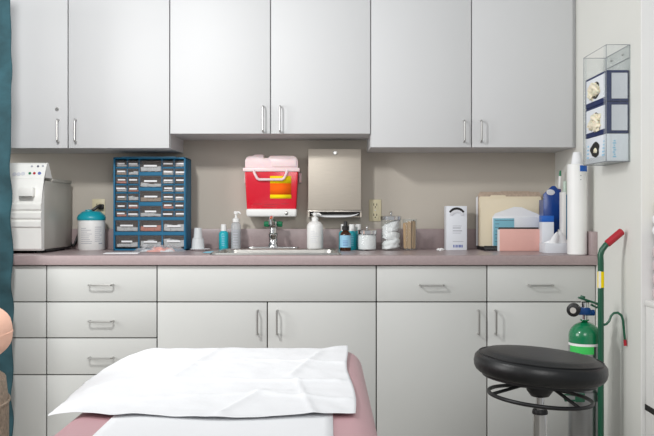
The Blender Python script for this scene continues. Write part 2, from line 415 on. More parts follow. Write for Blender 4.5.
# outlets
def outlet(pxa, pxb, pya, pyb, label, slots=True):
    d = 4.0; xa, xb, za, zb = X(pxa, d), X(pxb, d), Z(pyb, d), Z(pya, d)
    o = thing('wall_outlet', label, 'outlet', ((xa + xb) / 2, 0, (za + zb) / 2))
    w_, h_ = (xb - xa) / 2, (zb - za) / 2
    MB().box(-w_, w_, -0.006, 0, -h_, h_, bev=0.003).build('plate', M['ivory'], o)
    for s in (-1, 1):
        r = MB().prism(rrect(-0.016, 0.016, s * 0.024 - 0.016, s * 0.024 + 0.016, 0.010), -0.0085, -0.005, 'Y').build('socket', M['ivory'], o)
        g = MB().box(-0.0085, -0.0055, -0.0095, -0.008, s*0.024 - 0.002, s*0.024 + 0.009).box(0.0055, 0.0085, -0.0095, -0.008, s*0.024 - 0.002, s*0.024 + 0.008)
        g.lathe([(0.0, -0.0015), (0.003, -0.0015), (0.003, 0)], 0, -0.008, s*0.024 - 0.008, 12, 'Y')
        g.build('slot', M['dark'], r)
    MB().lathe([(0, -0.002), (0.003, -0.0015), (0.0035, 0)], 0, -0.006, 0, 12, 'Y').build('screw', M['nickel'], o)
    return o
outlet(92.5, 105.3, 199, 222.5, 'ivory wall outlet behind the teal-lidded wipes canister')
outlet(369, 381.3, 199.5, 221.3, 'ivory double wall outlet right of the steel towel dispenser')
# black cord: outlet -> sterilizer
cd = thing('power_cord', 'black power cord from outlet behind canister to the sterilizer', 'cord', (0, 0, 0))
pz = Z(206.5, 3.96)
MB().tube([(X(100, 3.96), -0.008, pz), (X(99.5, 3.95), -0.03, pz + 0.004), (X(97, 3.95), -0.042, pz - 0.002), (X(92, 3.95), -0.048, pz - 0.02), (X(86, 3.95), -0.042, pz - 0.06), (X(80, 3.95), -0.036, 1.00), (X(76, 3.95), -0.036, 0.955), (X(73, 3.94), -0.05, 0.925), (X(69, 3.93), -0.045, 0.935), (ax1 - 0.02, -0.045, 0.95)], 0.0075, 8).build('cable', M['black'], cd)
MB().box(X(98, 3.97), X(103, 3.97), -0.03, -0.0095, pz - 0.013, pz + 0.011, bev=0.004).build('plug', M['black'], cd)

# ------------------------------------------------------------------ wipes canister
wd = 3.885; wr = 13.3 * wd / F
wc = thing('wipes_canister', 'round white wipes canister with teal lid beside the sterilizer', 'canister', (X(91.5, wd), Y(wd), CT))
zt = Z(219.5, wd) - CT
MB().lathe([(0, 0), (wr - 0.004, 0), (wr, 0.005), (wr, zt - 0.006), (wr - 0.002, zt), (0, zt)], n=40).build('body', M['white'], wc)
MB().lathe([(wr + 0.0015, zt - 0.003), (wr + 0.003, zt + 0.002), (wr + 0.003, zt + 0.01), (wr - 0.002, zt + 0.02), (wr - 0.018, zt + 0.034), (wr - 0.022, zt + 0.037), (0, zt + 0.038)], n=40).build('lid', M['teal'], wc)
MB().lathe([(0, 0), (0.016, 0), (0.015, 0.006), (0.0, 0.008)], -0.01, -0.01, zt + 0.038, 20).build('lid_cap', M['teal'], wc)
def curved_marks(parent, R, rows, name='printed_text', m='greyink'):
    """rows: (a0, a1, z, h): strips of print wrapped on a cylinder facing -y"""
    g = MB()
    for a0, a1, z, h in rows:
        n = 6
        P = [(R * math.sin(a0 + (a1 - a0) * i / n), -R * math.cos(a0 + (a1 - a0) * i / n)) for i in range(n + 1)]
        lo = [g.bm.verts.new((*p, z)) for p in P]; hi = [g.bm.verts.new((*p, z + h)) for p in P]
        for i in range(n): g.bm.faces.new((lo[i], lo[i+1], hi[i+1], hi[i]))
    return g.build(name, M[m], parent)
rows = [(-0.6 + random.uniform(0, .05), 0.35 - random.uniform(0, .5), 0.03 + i * 0.0085, 0.0022) for i in range(9)]
rows += [(0.5, 1.1 - random.uniform(0, .2), 0.04 + i * 0.009, 0.0025) for i in range(8)] + [(0.8, 1.15, 0.028, 0.005)]
curved_marks(wc, wr + 0.0004, rows)

# ------------------------------------------------------------------ blue drawer organizer
od = 3.80
ox0, ox1 = X(113.2, od), X(185.6, od)
oz = Z(157.2, od) - CT
og = thing('drawer_organizer', 'blue small-parts organizer with many clear labelled drawers under left wall cabinet', 'organizer', ((ox0 + ox1) / 2, Y(od), CT))
W2 = (ox1 - ox0) / 2; OD = 0.155
def gx(c): return X(100 + c / 3.633, od) - (ox0 + ox1) / 2      # crop px -> local
def gz(c): return Z(140 + c / 3.633, od) - CT
cols5 = [(57, 97), (99.5, 140), (226, 267.5), (270, 308)]
rows7 = [(74, 98), (103, 128), (133, 159), (164.5, 189), (194, 221), (226, 251), (256, 280)]
cen = [(74, 116), (129, 172), (184, 225), (239, 280)]
bot = [(291, 333), (346, 391)]
cells = []
for a, b in cols5:
    for c, d in rows7: cells.append((a, b, c, d, 's'))
for c, d in cen: cells.append((143, 223, c, d, 'm'))
for c, d in bot:
    for a, b in ((57, 138), (143, 223), (228, 308)): cells.append((a, b, c, d, 'm'))
# frame = outer shell plus bars between cells
fr = MB()
fr.box(-W2, -W2 + 0.008, 0, OD, 0, oz, bev=0.002).box(W2 - 0.008, W2, 0, OD, 0, oz, bev=0.002)
fr.box(-W2, W2, 0, OD, oz - 0.008, oz, bev=0.002).box(-W2, W2, 0, OD, 0, 0.008, bev=0.002).box(-W2, W2, OD - 0.004, OD, 0, oz)
for a, b in ((97, 99.5), (140, 143), (223, 226), (267.5, 270)):
    fr.box(gx(a) - 0.0012, gx(b) + 0.0012, 0.004, OD, gz(283), oz - 0.004)
for a in (140.5, 225.5): fr.box(gx(a) - 0.004, gx(a) + 0.004, 0.004, OD, 0.004, gz(283))
for (r0, r1) in zip(rows7, rows7[1:]):
    z = gz((r0[1] + r1[0]) / 2)
    fr.box(gx(57), gx(141), 0.004, OD, z - 0.003, z + 0.003).box(gx(225), gx(308), 0.004, OD, z - 0.003, z + 0.003)
for (r0, r1) in zip(cen, cen[1:]): fr.box(gx(141), gx(225), 0.002, OD, gz(r1[0]), gz(r0[1]))
fr.box(-W2 + 0.004, W2 - 0.004, 0.002, OD, gz(291), gz(280)).box(-W2 + 0.004, W2 - 0.004, 0.002, OD, gz(346), gz(333))
fr.build('frame', M['orgblue'], og)
cont_m = ['paper', 'kraft', 'paperblue', 'orangepk', 'white', 'grey', 'ink']
for (a, b, c, d, k) in cells:
    x0, x1, z0, z1 = gx(a), gx(b), gz(d) + 0.0012, gz(c) - 0.0012
    g = MB().box(x0, x1, 0.001, 0.003, z0, z1).box(x0, x1, 0.003, 0.13, z0, z0 + 0.0015).box(x0, x0 + 0.0015, 0.003, 0.13, z0, z1 - 0.006).box(x1 - 0.0015, x1, 0.003, 0.13, z0, z1 - 0.006)
    g.box(x0, x1, -0.004, 0.001, z1 - 0.005, z1 - 0.001)      # lip used as a pull
    dr = g.build('drawer', M['drawerclear'], og)
    # dark sheet standing in for the shade deep in the tray
    MB().box(x0 + 0.002, x1 - 0.002, 0.05, 0.052, z0 + 0.002, z1 - 0.001).build('drawer_shade', M['orgdark'], dr)
    cxm, wz = (x0 + x1) / 2 + random.uniform(-.002, .002), (x1 - x0)
    if not (k == 's' and random.random() < 0.06):
        lw = wz * (0.42 if k == 's' else 0.31) * random.uniform(.72, 1.0); lzc = (z0 + z1) / 2 + random.uniform(-.002, .002)
        lh = 0.0052 if k == 's' else 0.006
        MB().box(cxm - lw, cxm + lw, -0.0008, 0.0004, lzc - lh * .62, lzc + lh * .62).build('drawer_label', M['paper'], dr)
    r = random.random()
    if k == 'm' or r < 0.75:
        m = random.choice(cont_m if k == 's' else ['paper', 'paperblue', 'paper', 'orangepk', 'kraft'])
        if c >= 291: m = 'orangepk' if (a == 143 and c < 300) else 'paper'
        h = (z1 - z0) * random.uniform(0.3, 0.75)
        g = MB(); nb = 3 if k == 'm' else 2
        for q in range(nb):
            xa = x0 + 0.004 + (wz - 0.008) * q / nb; xb = x0 + 0.004 + (wz - 0.008) * (q + 1) / nb
            hh = h * random.uniform(.55, 1)
            g.box(xa, xb, 0.008, 0.045, z0 + 0.002, z0 + 0.002 + hh, bev=0.0015, rot=Matrix.Rotation(random.uniform(-.12, .12), 3, 'Y'))
        g.build('contents', M[m], dr)
tl = MB().box(X(122, 3.84), X(176, 3.84), Y(3.83), Y(3.93), CT + oz, CT + oz + 0.005, bev=0.001)
tag(tl.build('flat_tray', M['lblue']), 'thin pale blue tray lying on top of the blue organizer', 'tray')

# wrapped packets in a clear bag in front of the organizer
pb = thing('packet_bag', 'crumpled clear plastic bag of coral and white packets before the organizer', 'bag', (X(159, 3.68), Y(3.70), CT))
def crumple(sx, sy, h, seed, amp):
    def fn(u, v):
        x, y = (u - .5) * sx, (v - .5) * sy
        e = max(0, 1 - (2 * u - 1) ** 4) * max(0, 1 - (2 * v - 1) ** 4)
        n1 = noise.noise(Vector((x * 45 + seed, y * 45, seed)))
        return Vector((x * (1 + .1 * n1), y, 0.0015 + max(0, h * e * (0.65 + amp * n1))))
    return fn
MB().grid(crumple(0.215, 0.13, 0.030, 3, .9), 40, 24).build('bag_film', M['bagclear'], pb, smooth=30)
for i, (x, y, rz, m, hz) in enumerate(((-0.025, -0.02, .2, 'orangepk', .013), (0.03, -.01, -.3, 'paper', .010), (0.03, 0.015, .5, 'orangepk', .022), (-0.055, .01, -.2, 'paper', .010), (-.008, .015, .1, 'orangepk', .025))):
    g = MB().grid(crumple(0.06, 0.045, hz, i * 5 + 1, .5), 12, 10)
    o = g.build('packet', M[m], pb, smooth=50); o.location = (x, y, 0); o.rotation_euler = (0, 0, rz)
ps = MB().box(-0.07, 0.07, -0.05, 0.05, 0, 0.0015)
o = tag(ps.build('paper_sheet', M['paper'], loc=(X(122, 3.56), Y(3.56), CT + 0.0002)), 'white paper sheet lying flat on worktop below the organizer', 'paper'); o.rotation_euler = (0, 0, .12)

# frosted cups on a paper plate
cdp = 3.83
pl = MB().lathe([(0, 0.001), (0.03, 0.001), (0.044, 0.008), (0.046, 0.0085), (0.031, 0.0002), (0, 0.0002)], n=32)
tag(pl.build('paper_plate', M['paper'], loc=(X(200, 3.80), Y(3.80), CT)), 'small white plate under the frosted cups beside the organizer', 'plate')
cup = [(0.030, 0.001), (0.0292, 0.004), (0.0255, 0.052), (0.0245, 0.054), (0, 0.054)]
c1 = MB().lathe(cup + [], n=28).build('cup', M['cupclear'], loc=(X(198, cdp), Y(cdp), CT + 0.001), solid=0.0)
tag(c1, 'lower frosted plastic cup, upside down on the small plate', 'cup', 'frosted cups stacked by the organizer')
c2 = MB().lathe([(0.0205, 0), (0.0198, .003), (0.0165, .044), (.0155, .046), (0, .046)], n=28).build('cup', M['cupclear'], loc=(X(198, cdp), Y(cdp), CT + .0555)); tag(c2, '', 'cup', 'frosted cups stacked by the organizer'); c2['label'] = 'smaller upper frosted plastic cup on top of the upside-down stack'
# small teal wrapper at the sink edge
tw = MB().grid(crumple(0.06, 0.05, 0.006, 9, .6), 14, 10)
o = tag(tw.build('wrapper', M['envblue'], loc=(X(211, 3.62), Y(3.60), CT)), 'small teal wrapper lying left of the sink', 'wrapper'); o.rotation_euler = (0, 0, .3)

# ------------------------------------------------------------------ bottles by the sink
def bottle(name, label, cat, px, dep, wpx, pyTop, shoulder, bodym, capm, cap_top, capw, group=None, zbase=CT):
    r = wpx / 2 * dep / F
    t = thing(name, label, cat, (X(px, dep), Y(dep), zbase), group=group)
    hs = Z(shoulder, dep) - zbase; ht = Z(pyTop, dep) - zbase; hc = Z(cap_top, dep) - zbase
    cr = capw / 2 * dep / F
    MB().lathe([(0, 0.0), (r - 0.003, 0), (r, 0.004), (r, hs - 0.01), (r * 0.93, hs - 0.003), (r * .7, hs + 0.003), (cr * .85, hs + 0.007), (cr * .85, ht), (0, ht)], n=28).build('body', M[bodym], t)
    MB().lathe([(0, ht - 0.012), (cr, ht - 0.012), (cr, hc - 0.002), (cr - 0.002, hc), (0, hc)], n=20).build('cap', M[capm], t)
    return t, r, hs, ht
TG = 'small teal bottles with white caps'
tb, r, hs, ht = bottle('teal_bottle', 'teal bottle with white cap left of the clear pump bottle', 'bottle', 223.7, 3.90, 9.6, 231, 232, 'tealb', 'white', 224.2, 5.8, TG)
curved_marks(tb, r + .0003, [(-.3, .3, .02 + i * .008, .0025) for i in range(6)], m='lblue')
dup(tb, (X(343.6, 3.925), Y(3.925), CT), 'teal bottle mostly hidden behind the amber dropper bottle')
dup(tb, (X(352.0, 3.89), Y(3.89), CT), 'teal bottle with white cap between the amber bottle and the next teal bottle')
dup(tb, (X(358.3, 3.925), Y(3.925), CT), 'teal bottle with white cap directly behind the small cotton jar')

def pump_head(t, z, r, m, reach, droop=0.004, h=0.03):
    MB().lathe([(r * 1.0, z - 0.004), (r * 1.0, z + 0.010), (r * .6, z + 0.014), (r * .32, z + 0.016), (r * .32, z + 0.016 + h), (0, z + 0.016 + h)], n=20).build('pump_collar', M[m], t)
    zz = z + 0.016 + h
    MB().lathe([(0, zz - .006), (r * .62, zz - .006), (r * .66, zz + .004), (r * .4, zz + .008), (0, zz + .008)], n=18).tube([(0, 0, zz + 0.002), (reach * .6, -0.002, zz + 0.003), (reach, -0.004, zz - droop)], [0.0055, 0.005, 0.0035], 10).build('pump_head', M[m], t)
# clear sanitizer
gd = 3.88; gr = 4.9 * gd / F
t = thing('pump_bottle', 'clear gel pump bottle with white pump at left of sink', 'bottle', (X(236, gd), Y(gd), CT))
hs = Z(222.5, gd) - CT
MB().lathe([(0, 0), (gr - .003, 0), (gr, .004), (gr, hs - .012), (gr * .8, hs - .002), (gr * .45, hs + .002), (gr * .45, hs + .008)], n=28).build('body', M['gelclear'], t)
MB().lathe([(0, 0.003), (gr - .003, 0.003), (gr - .003, hs * .75), (0, hs * .75)], n=24).build('gel', M['gelclear'], t)
MB().tube([(0, 0, hs), (0.003, 0, 0.01)], 0.0022, 8).build('dip_tube', M['white'], t)
curved_marks(t, gr + .0004, [(-.5, .5, .025 + i * .012, .004) for i in range(6)], m='greyink')
pump_head(t, hs + .006, gr * .72, 'white', 0.022, h=0.022)
# white lotion
gd = 3.86; gr = 8.1 * gd / F
t = thing('lotion_bottle', 'large white lotion pump bottle standing at the right end of sink', 'bottle', (X(315, gd), Y(gd), CT + 0.007))
hs = Z(224, gd) - CT - .007
MB().lathe([(0, 0), (gr - .004, 0), (gr, .006), (gr, hs - .012), (gr * .93, hs - .002), (gr * .72, hs + .008), (gr * .4, hs + .013), (gr * .36, hs + .016), (gr * .36, hs + .022), (0, hs + .022)], n=32).build('body', M['white'], t)
curved_marks(t, gr + .0004, [(-.55, -.55 + random.uniform(.5, 1.0), .03 + i * .008, .0018) for i in range(7)], m='panelgrey')
pump_head(t, hs + .018, gr * .42, 'white', 0.028, h=0.010)
# amber dropper
gd = 3.81; gr = 5.6 * gd / F
t = thing('dropper_bottle', 'amber dropper bottle with pale blue label and black bulb cap', 'bottle', (X(345.5, gd), Y(gd), CT))
hs = Z(234, gd) - CT
MB().lathe([(0, 0), (gr - .002, 0), (gr, .003), (gr, hs - .004), (gr * .85, hs + .006), (gr * .48, hs + .015), (gr * .48, hs + .024), (0, hs + .024)], n=28).build('body', M['amber'], t)
lab(MB().lathe([(gr + .0005, hs * .20), (gr + .0005, hs * .93)], n=28).build('bottle_label', M['lblue'], t), 'pale blue label')
curved_marks(t, gr + .0009, [(-.5, .4, .022 + i * .007, .002) for i in range(4)], m='ink')
MB().lathe([(gr * .62, hs + .018), (gr * .64, hs + .034), (gr * .42, hs + .036), (gr * .36, hs + .044), (gr * .30, hs + .056), (0, hs + .059)], n=20).build('dropper_cap', M['black'], t)

# ------------------------------------------------------------------ glass jars
def jar(label, px, dep, wpx, pyTop, lid=True):
    r = wpx / 2 * dep / F; h = Z(pyTop, dep) - CT
    t = thing('glass_jar', label, 'jar', (X(px, dep), Y(dep), CT), group='glass jars right of the sink')
    MB().lathe([(0, 0.0), (r - .003, 0), (r, .003), (r, h - .004), (r - .001, h), (r - .0025, h), (r - .003, h - .004), (r - .003, .006), (0, .005)], n=36).build('glass', M['glass'], t)
    if lid:
        MB().lathe([(r + .001, h - .004), (r + .0015, h + .012), (r - .004, h + .015), (.006, h + .016), (.004, h + .020), (.006, h + .025), (.0065, h + .030), (.003, h + .034), (0, h + .034)], n=36).build('lid', M['chrome'], t)
    return t, r, h
t, r, h = jar('short glass jar full of cotton balls with steel lid', 367, 3.83, 19.4, 233)
for i in range(16):
    a = i * 2.4; rr = (r - .018) * math.sqrt((i % 8) / 8.0 + .05); zc = .018 + (i // 8) * .032
    MB().blob(rr * math.cos(a), rr * math.sin(a), zc, .015, .015, .015, .25, 60, i, 2).build('cotton_ball', M['cotton'], t)
MB().lathe([(0, .006), (r - .005, .006), (r - .0036, .012), (r - .0036, h - .014), (r - .010, h - .006), (0, h - .004)], n=24).build('cotton_wool', M['cotton'], t)
t, r, h = jar('tall glass jar of folded white gauze with steel lid', 391, 3.84, 20.4, 219)
def rolled(z0, z1, rad, seed, tilt):
    def fn(u, v):
        a = u * 2 * PI; n1 = noise.noise(Vector((math.cos(a) * 2 + seed, math.sin(a) * 2, v * 4)))
        R = min(rad * (.93 + .2 * n1), rad * 1.0) * (1 if .02 < v < .98 else .6)
        return Vector((R * math.cos(a), R * math.sin(a), z0 + (z1 - z0) * v + tilt * R * math.cos(a)))
    return fn
for i, (a, b, k) in enumerate(((.007, .048, .15), (.045, .088, -.2), (.082, .128, .45))):
    MB().grid(rolled(a, b, r - .005, i * 7, k), 28, 10).build('gauze', M['cotton'], t, smooth=80)
    MB().lathe([(0, 0), (r - .016, 0), (r - .016, .03), (0, .03)], 0, 0, a + .006, 20).build('gauze', M['cotton'], t)
t, r, h = jar('narrow open glass jar of wooden tongue depressors next to the gauze jar', 409.8, 3.85, 14.4, 219, False)
for i in range(13):
    a = -1.2 + i * 0.17
    xx = -.020 + .0034 * i; yy = -.012 + .005 * (i % 5); tl = random.uniform(-.06, .06)
    m = 'dark' if i in (9,) else 'wood'
    g = MB().prism(rrect(-.009, .009, .007, .128 + random.uniform(-.006, .006), .0085, 4), -.0008, .0008, 'Y')
    o = g.build('tongue_depressor', M['wood'], t); o.location = (xx, yy, 0); o.rotation_euler = (0.03, tl, random.uniform(.3, 1.2))
MB().tube([(.012, -.006, .012), (.017, -.01, .136)], .0028, 8).build('swab_stick', M['dark'], t)

# ------------------------------------------------------------------ carton and cotton bit
kd = 3.86
t = thing('carton', 'white cardboard dispenser carton with a torn arched opening, standing alone on worktop', 'box', (X(456.7, kd), Y(kd), CT))
kw = 10.3 * kd / F; kh = Z(206, kd) - CT
MB().box(-kw, kw, 0, .075, 0, kh, bev=.0012).build('body', M['boxwhite'], t)
def arcband(r0, r1, a0, a1, cz, y0, y1, n=14):
    return [(r1 * math.cos(a0 + (a1-a0)*i/n), cz + r1 * math.sin(a0 + (a1-a0)*i/n)) for i in range(n+1)] + [(r0 * math.cos(a1 + (a0-a1)*i/n), cz + r0 * math.sin(a1 + (a0-a1)*i/n)) for i in range(n+1)]
lab(MB().prism(arcband(.022, .040, .5, PI - .5, kh - .046, 0, 0), -.0008, 0.0, 'Y').build('opening', M['dark'], t), 'dark arched opening')
lab(MB().prism(arcband(.022, .035, .35, PI - .35, kh - .052, 0, 0), -.0045, -.0012, 'Y').build('torn_flap', M['panelgrey'], t), 'torn cardboard flap')
g = MB()
for i, (a, b, z) in enumerate(((-.018, .022, .108), (-.018, .018, .098), (-.018, .024, .085), (-.018, .018, .076), (-.018, .03, .038))):
    g.box(a, b, -.0008, .0004, z, z + (.0042 if i in (1, 2) else .0022))
g.build('printed_text', M['greyink'], t)
g = MB()
for i in range(7): g.box(-.016 + i * .0065, -.016 + i * .0065 + random.uniform(.002, .005), -.0008, .0004, .012, .024)
g.build('printed_code', M['ink'], t)
tag(MB().blob(0, 0, .005, .017, .010, .006, .5, 60, 4, 3).build('cotton_scrap', M['cotton'], loc=(X(440.5, 3.80), Y(3.80), CT)), 'small white scrap of cotton left of the carton', 'cotton')

# ------------------------------------------------------------------ file sorter, folders, envelope, pad
fb = thing('file_rack', 'low black file rack under the manila folders and envelope', 'file rack', (X(511, 3.86), Y(3.86), CT))
fw = 29.5 * 3.86 / F
MB().box(-fw, fw, -.075, .11, 0, .016, bev=.002).build('tray', M['black'], fb)
for yy in (-.07, .105): MB().box(-fw, fw, yy, yy + .003, .014, .022).build('lip', M['black'], fb)
FG = 'folders standing in the black file rack'
def folder(label, p0, p1, py, dep, m, tab=None, tilt=0.0, bot=.0165, name='folder'):
    x0, x1, z1 = X(p0, dep), X(p1, dep), Z(py, dep) - CT
    poly = [(x0, bot), (x1, bot), (x1, z1 - .006), (x1 - .006, z1)]
    if tab: a, b, hgt = X(tab[0], dep), X(tab[1], dep), tab[2]; poly += [(b, z1), (b - .004, z1 + hgt), (a + .004, z1 + hgt), (a, z1)]
    poly += [(x0 + .006, z1), (x0, z1 - .006)]
    o = MB().prism(poly, -.0016, .0016, 'Y').build(name, M[m])
    o.location = (0, Y(dep), CT); o.rotation_euler = (tilt, 0, 0)
    return tag(o, label, 'folder', FG)
folder('rearmost brown-edged folder, tallest in the black rack', 479, 540, 191.8, 3.965, 'kraft', (500, 530, .003))
folder('white folder showing at the left edge behind the manila folders', 476, 539.5, 196.5, 3.953, 'paperblue')
folder('speckled paper folder just behind the last manila folder', 478, 541.5, 193.6, 3.941, 'kraft')
folder('manila folder in the rack, second from the front', 479, 541.2, 196.5, 3.928, 'manila', (490, 506, .006))
folder('front manila folder with a tab in the black rack', 480.2, 541.6, 199, 3.905, 'manila', (501, 520, .004))
ed = 3.855
t = thing('envelope', 'open white envelope with blue printed panel leaning before the manila folders', 'envelope', (X(516.8, ed), Y(ed), CT + .0165))
ew = 24.5 * ed / F; eh = Z(217, ed) - CT - .0165
MB().box(-ew, ew, -.002, .002, 0, eh, bev=.0006).build('body', M['paperblue'], t)
MB().prism([(-ew + .001, eh), (ew - .001, eh), (ew - .012, eh + .012), (.022, eh + .044), (-.012, eh + .046), (-ew + .012, eh + .016)], .0004, .0016, 'Y').build('flap', M['paper'], t)
MB().box(X(493.2, ed) - X(516.8, ed), X(514, ed) - X(516.8, ed), -.003, -.0018, .004, eh - .006).build('blue_panel', M['envblue'], t)
g = MB()
for i in range(7): g.box(-ew + .012, -ew + .012 + random.uniform(.012, .02) if i else -.014, -.0036, -.0028, eh - .016 - i * .016, eh - .014 - i * .016)
g.build('printed_text', M['darkink'], t)
pd = 3.755
t = thing('paper_pad', 'salmon pink paper pad with dark back standing in front of the envelope', 'pad', (X(520, pd), Y(pd), CT))
pw = 20.2 * pd / F; ph = Z(229, pd) - CT
MB().box(-pw, pw, 0, .010, 0.001, ph, bev=.001).build('pages', M['salmon'], t)
MB().box(-pw - .001, pw - .004, .011, .030, 0, ph + .007, bev=.002).build('back', M['black'], t)
MB().box(-pw - .005, -pw - .0005, .002, .03, 0, ph - .002).build('side_sheet', M['paper'], t)

# ------------------------------------------------------------------ right corner of the worktop
bd = 3.785
t = thing('file_holder', 'royal blue plastic file holder with pointed top in the corner', 'file holder', (X(552.7, bd), Y(bd), CT + .0008))
def lx_(p, d, ref): return X(p, d) - ref
rx = X(552.7, bd)
zt = lambda py, d=bd: Z(py, d) - CT
MB().prism([(lx_(543.4, bd, rx), 0), (lx_(562, bd, rx), 0), (lx_(562, bd, rx), zt(193)), (lx_(555, bd, rx), zt(186)), (lx_(552, bd, rx), zt(186.2)), (lx_(543.4, bd, rx), zt(194.5))], 0, .006, 'Y', bev=.0015).build('front_panel', M['royal'], t)
MB().box(lx_(543.4, bd, rx), lx_(544.6, bd, rx), .005, .075, 0, zt(200)).box(lx_(561, bd, rx), lx_(562, bd, rx), .005, .075, 0, zt(205)).box(lx_(543.4, bd, rx), lx_(562, bd, rx), .07, .075, 0, zt(206)).build('side_panel', M['royal'], t)
lab(MB().blob(lx_(550.5, bd, rx), -.001, zt(192.5), .019, .0015, .013, .1, 20, 1, 3).build('sticker', M['panelgrey'], t), 'grey smudged sticker')
xd = 3.71
t = thing('small_box', 'slim white box with bright blue lid beside the folders', 'box', (X(548, xd), Y(xd), CT))
xw = 5.9 * xd / F; xh = Z(222, xd) - CT; xt = Z(215.7, xd) - CT
MB().box(-xw, xw, 0, .05, 0, xh, bev=.001).build('body', M['boxwhite'], t)
lab(MB().box(-xw - .0005, xw + .0005, -.0005, .0505, xh, xt, bev=.001).build('lid', M['bright'], t), 'bright blue lid')
def slab(name, label, cat, p0, p1, d, depth, py, m):
    o = MB().box(0, X(p1, d) - X(p0, d), 0, depth, 0, Z(py, d) - CT, bev=.0015).build(name, M[m], loc=(X(p0, d), Y(d), CT)); return tag(o, label, cat)
slab('binder', 'thin white binder standing right of the blue file holder', 'binder', 562.6, 566.2, 3.64, .05, 192, 'white')
slab('notebook', 'thin teal notebook standing between white binder and tall dispenser', 'notebook', 566.4, 569.2, 3.64, .05, 194.5, 'orgblue')
t = thing('pen', 'white pen with teal and purple ends poking up behind the blue holder', 'pen', (X(560, 3.80), Y(3.81), CT))
h1, h2, h3, h4 = [Z(p, 3.80) - CT for p in (194, 189, 176, 170.5)]
MB().tube([(0, 0, 0.0), (0, 0, h1)], .0055, 12).build('barrel', M['white'], t)
lab(MB().tube([(0, 0, h1), (0, 0, h2)], .0068, 12).build('grip', M['purple'], t), 'purple ring')
MB().tube([(0, 0, h2), (0.003, 0, h3)], .006, 12).build('upper_barrel', M['white'], t)
lab(MB().tube([(0.003, 0, h3), (0.004, 0, h4)], [.006, .004], 12).build('cap', M['knobgreen'], t), 'green and purple tip')
tag(MB().lathe([(0, 0), (.008, 0), (.008, Z(182, 3.71) - CT), (.005, Z(181, 3.71) - CT), (0, Z(180.5, 3.71) - CT)], n=18).build('slim_tube', M['palegreen'], loc=(X(567.6, 3.70) - .009, Y(3.71), CT)), 'slim pale green tube standing at the wall behind the tall dispenser', 'tube')
td = 3.56
t = thing('tissue_box', 'low white tissue box with a tissue pulled up, at the dispenser foot', 'tissue box', (X(557.2, td), Y(td), CT))
tw_ = 11.5 * td / F; th = Z(243.5, td) - CT
MB().box(-tw_, tw_, 0, .11, 0, th, bev=.002).build('box', M['boxwhite'], t)
def tis(u, v):
    a = u * 2 * PI; R = (.028 * (1 - v) ** .6 + .003) * (1 + .6 * math.sin(3 * a + 1) * (1 - v * .4))
    return Vector((R * math.cos(a) * 1.3 + .012 * v, .04 + R * math.sin(a) * .7, th - .002 + .042 * v * (1 + .35 * math.sin(a + 2) * v) + .012 * math.sin(2 * a) * v))
MB().grid(tis, 36, 12).build('tissue', M['paper'], t, smooth=60)
dd = 3.425; dr_ = 9.6 * dd / F; dx = XR - .025 - dr_ - .0015
t = thing('cup_dispenser', 'tall white cylindrical cup dispenser with a small blue label at worktop corner', 'dispenser', (dx, Y(dd), CT + .0008))
dh = Z(164.5, dd) - CT
MB().lathe([(0, 0), (dr_ - .003, 0), (dr_, .003), (dr_, dh - .003), (dr_ - .003, dh), (dr_ - .005, dh), (dr_ - .005, dh - .03), (0, dh - .03)], n=40).build('tube', M['white'], t)
lab(curved_marks(t, dr_ + .0005, [(.0, 1.1, Z(172, dd) - CT, 6 * dd / F)], 'blue_label', 'bright'), 'small bright blue label')
curved_marks(t, dr_ + .0005, [(.05, .14, Z(176.5, dd) - CT, .003), (.05, .14, Z(180.5, dd) - CT, .003)], 'indicator_dot', 'darkink')
MB().lathe([(.0215, dh - .028), (.0245, dh - .003), (.0160, dh + .046), (.0140, dh + .048), (0, dh + .048)], 0, 0, 0, 28).build('paper_cups', M['paper'], t)

# ------------------------------------------------------------------ sharps container
sd = 3.87
scx = X(271.3, sd)
t = thing('sharps_container', 'red wall-mounted sharps container with milky lid and orange-yellow label over sink', 'sharps container', (scx, 0, Z(217, sd)))
zb = Z(217, sd); sl = lambda px: X(px, sd) - scx; sz = lambda py: Z(py, sd) - zb
yf = Y(sd)
def taper(mb, a, b, z0, z1, y0a, y0b, yb, bev=.004):
    g = bmesh.ops.create_cube(mb.bm, size=1.0)
    for v in g['verts']:
        top = v.co.z > 0
        hwid = b if top else a
        v.co = Vector((math.copysign(hwid, v.co.x), (y0b if top else y0a) if v.co.y < 0 else yb, z1 if top else z0))
    bmesh.ops.bevel(mb.bm, geom=list({e for v in g['verts'] for e in v.link_edges}), offset=bev, segments=3, profile=.5, affect='EDGES')
    return mb
taper(MB(), .1120, .1215, sz(210), sz(170.5), yf + .012, yf, -.012, .006).build('bin', M['red'], t)
taper(MB(), .1130, .1160, sz(216.8), sz(208.8), yf + .006, yf + .003, -.004, .009).build('mount_base', M['white'], t)
lab(MB().lathe([(0, -.004), (.005, -.004), (.0075, -.002), (.0085, .0)], sl(286.4), yf + .004, sz(213.2), 18, 'Y').build('lock', M['nickel'], t), 'round steel lock')
MB().box(-.1285, .1285, yf - .008, -.012, sz(171.6), sz(167.8), bev=.003).build('lid_flange', M['pinkclear'], t)
lidp = [(sl(244.5), sz(168)), (sl(297.8), sz(168)), (sl(297.8), sz(161))] + [(sl(297.8) - .028 * (1 - math.cos(a)), sz(161) + .026 * math.sin(a)) for a in (.4, .8, 1.2, 1.57)] + [(sl(270), sz(155.2)), (sl(268), sz(157.5)), (sl(263.5), sz(157.5)), (sl(263), sz(154.2)), (sl(254), sz(154.2)), (sl(253), sz(155.5))] + [(sl(244.5) + .028 * (1 - math.cos(a)), sz(161) + .026 * math.sin(a)) for a in (1.2, .8, .4, 0)]
MB().prism(lidp, yf + .018, -.012, 'Y', bev=.003).build('lid', M['pinkclear'], t)
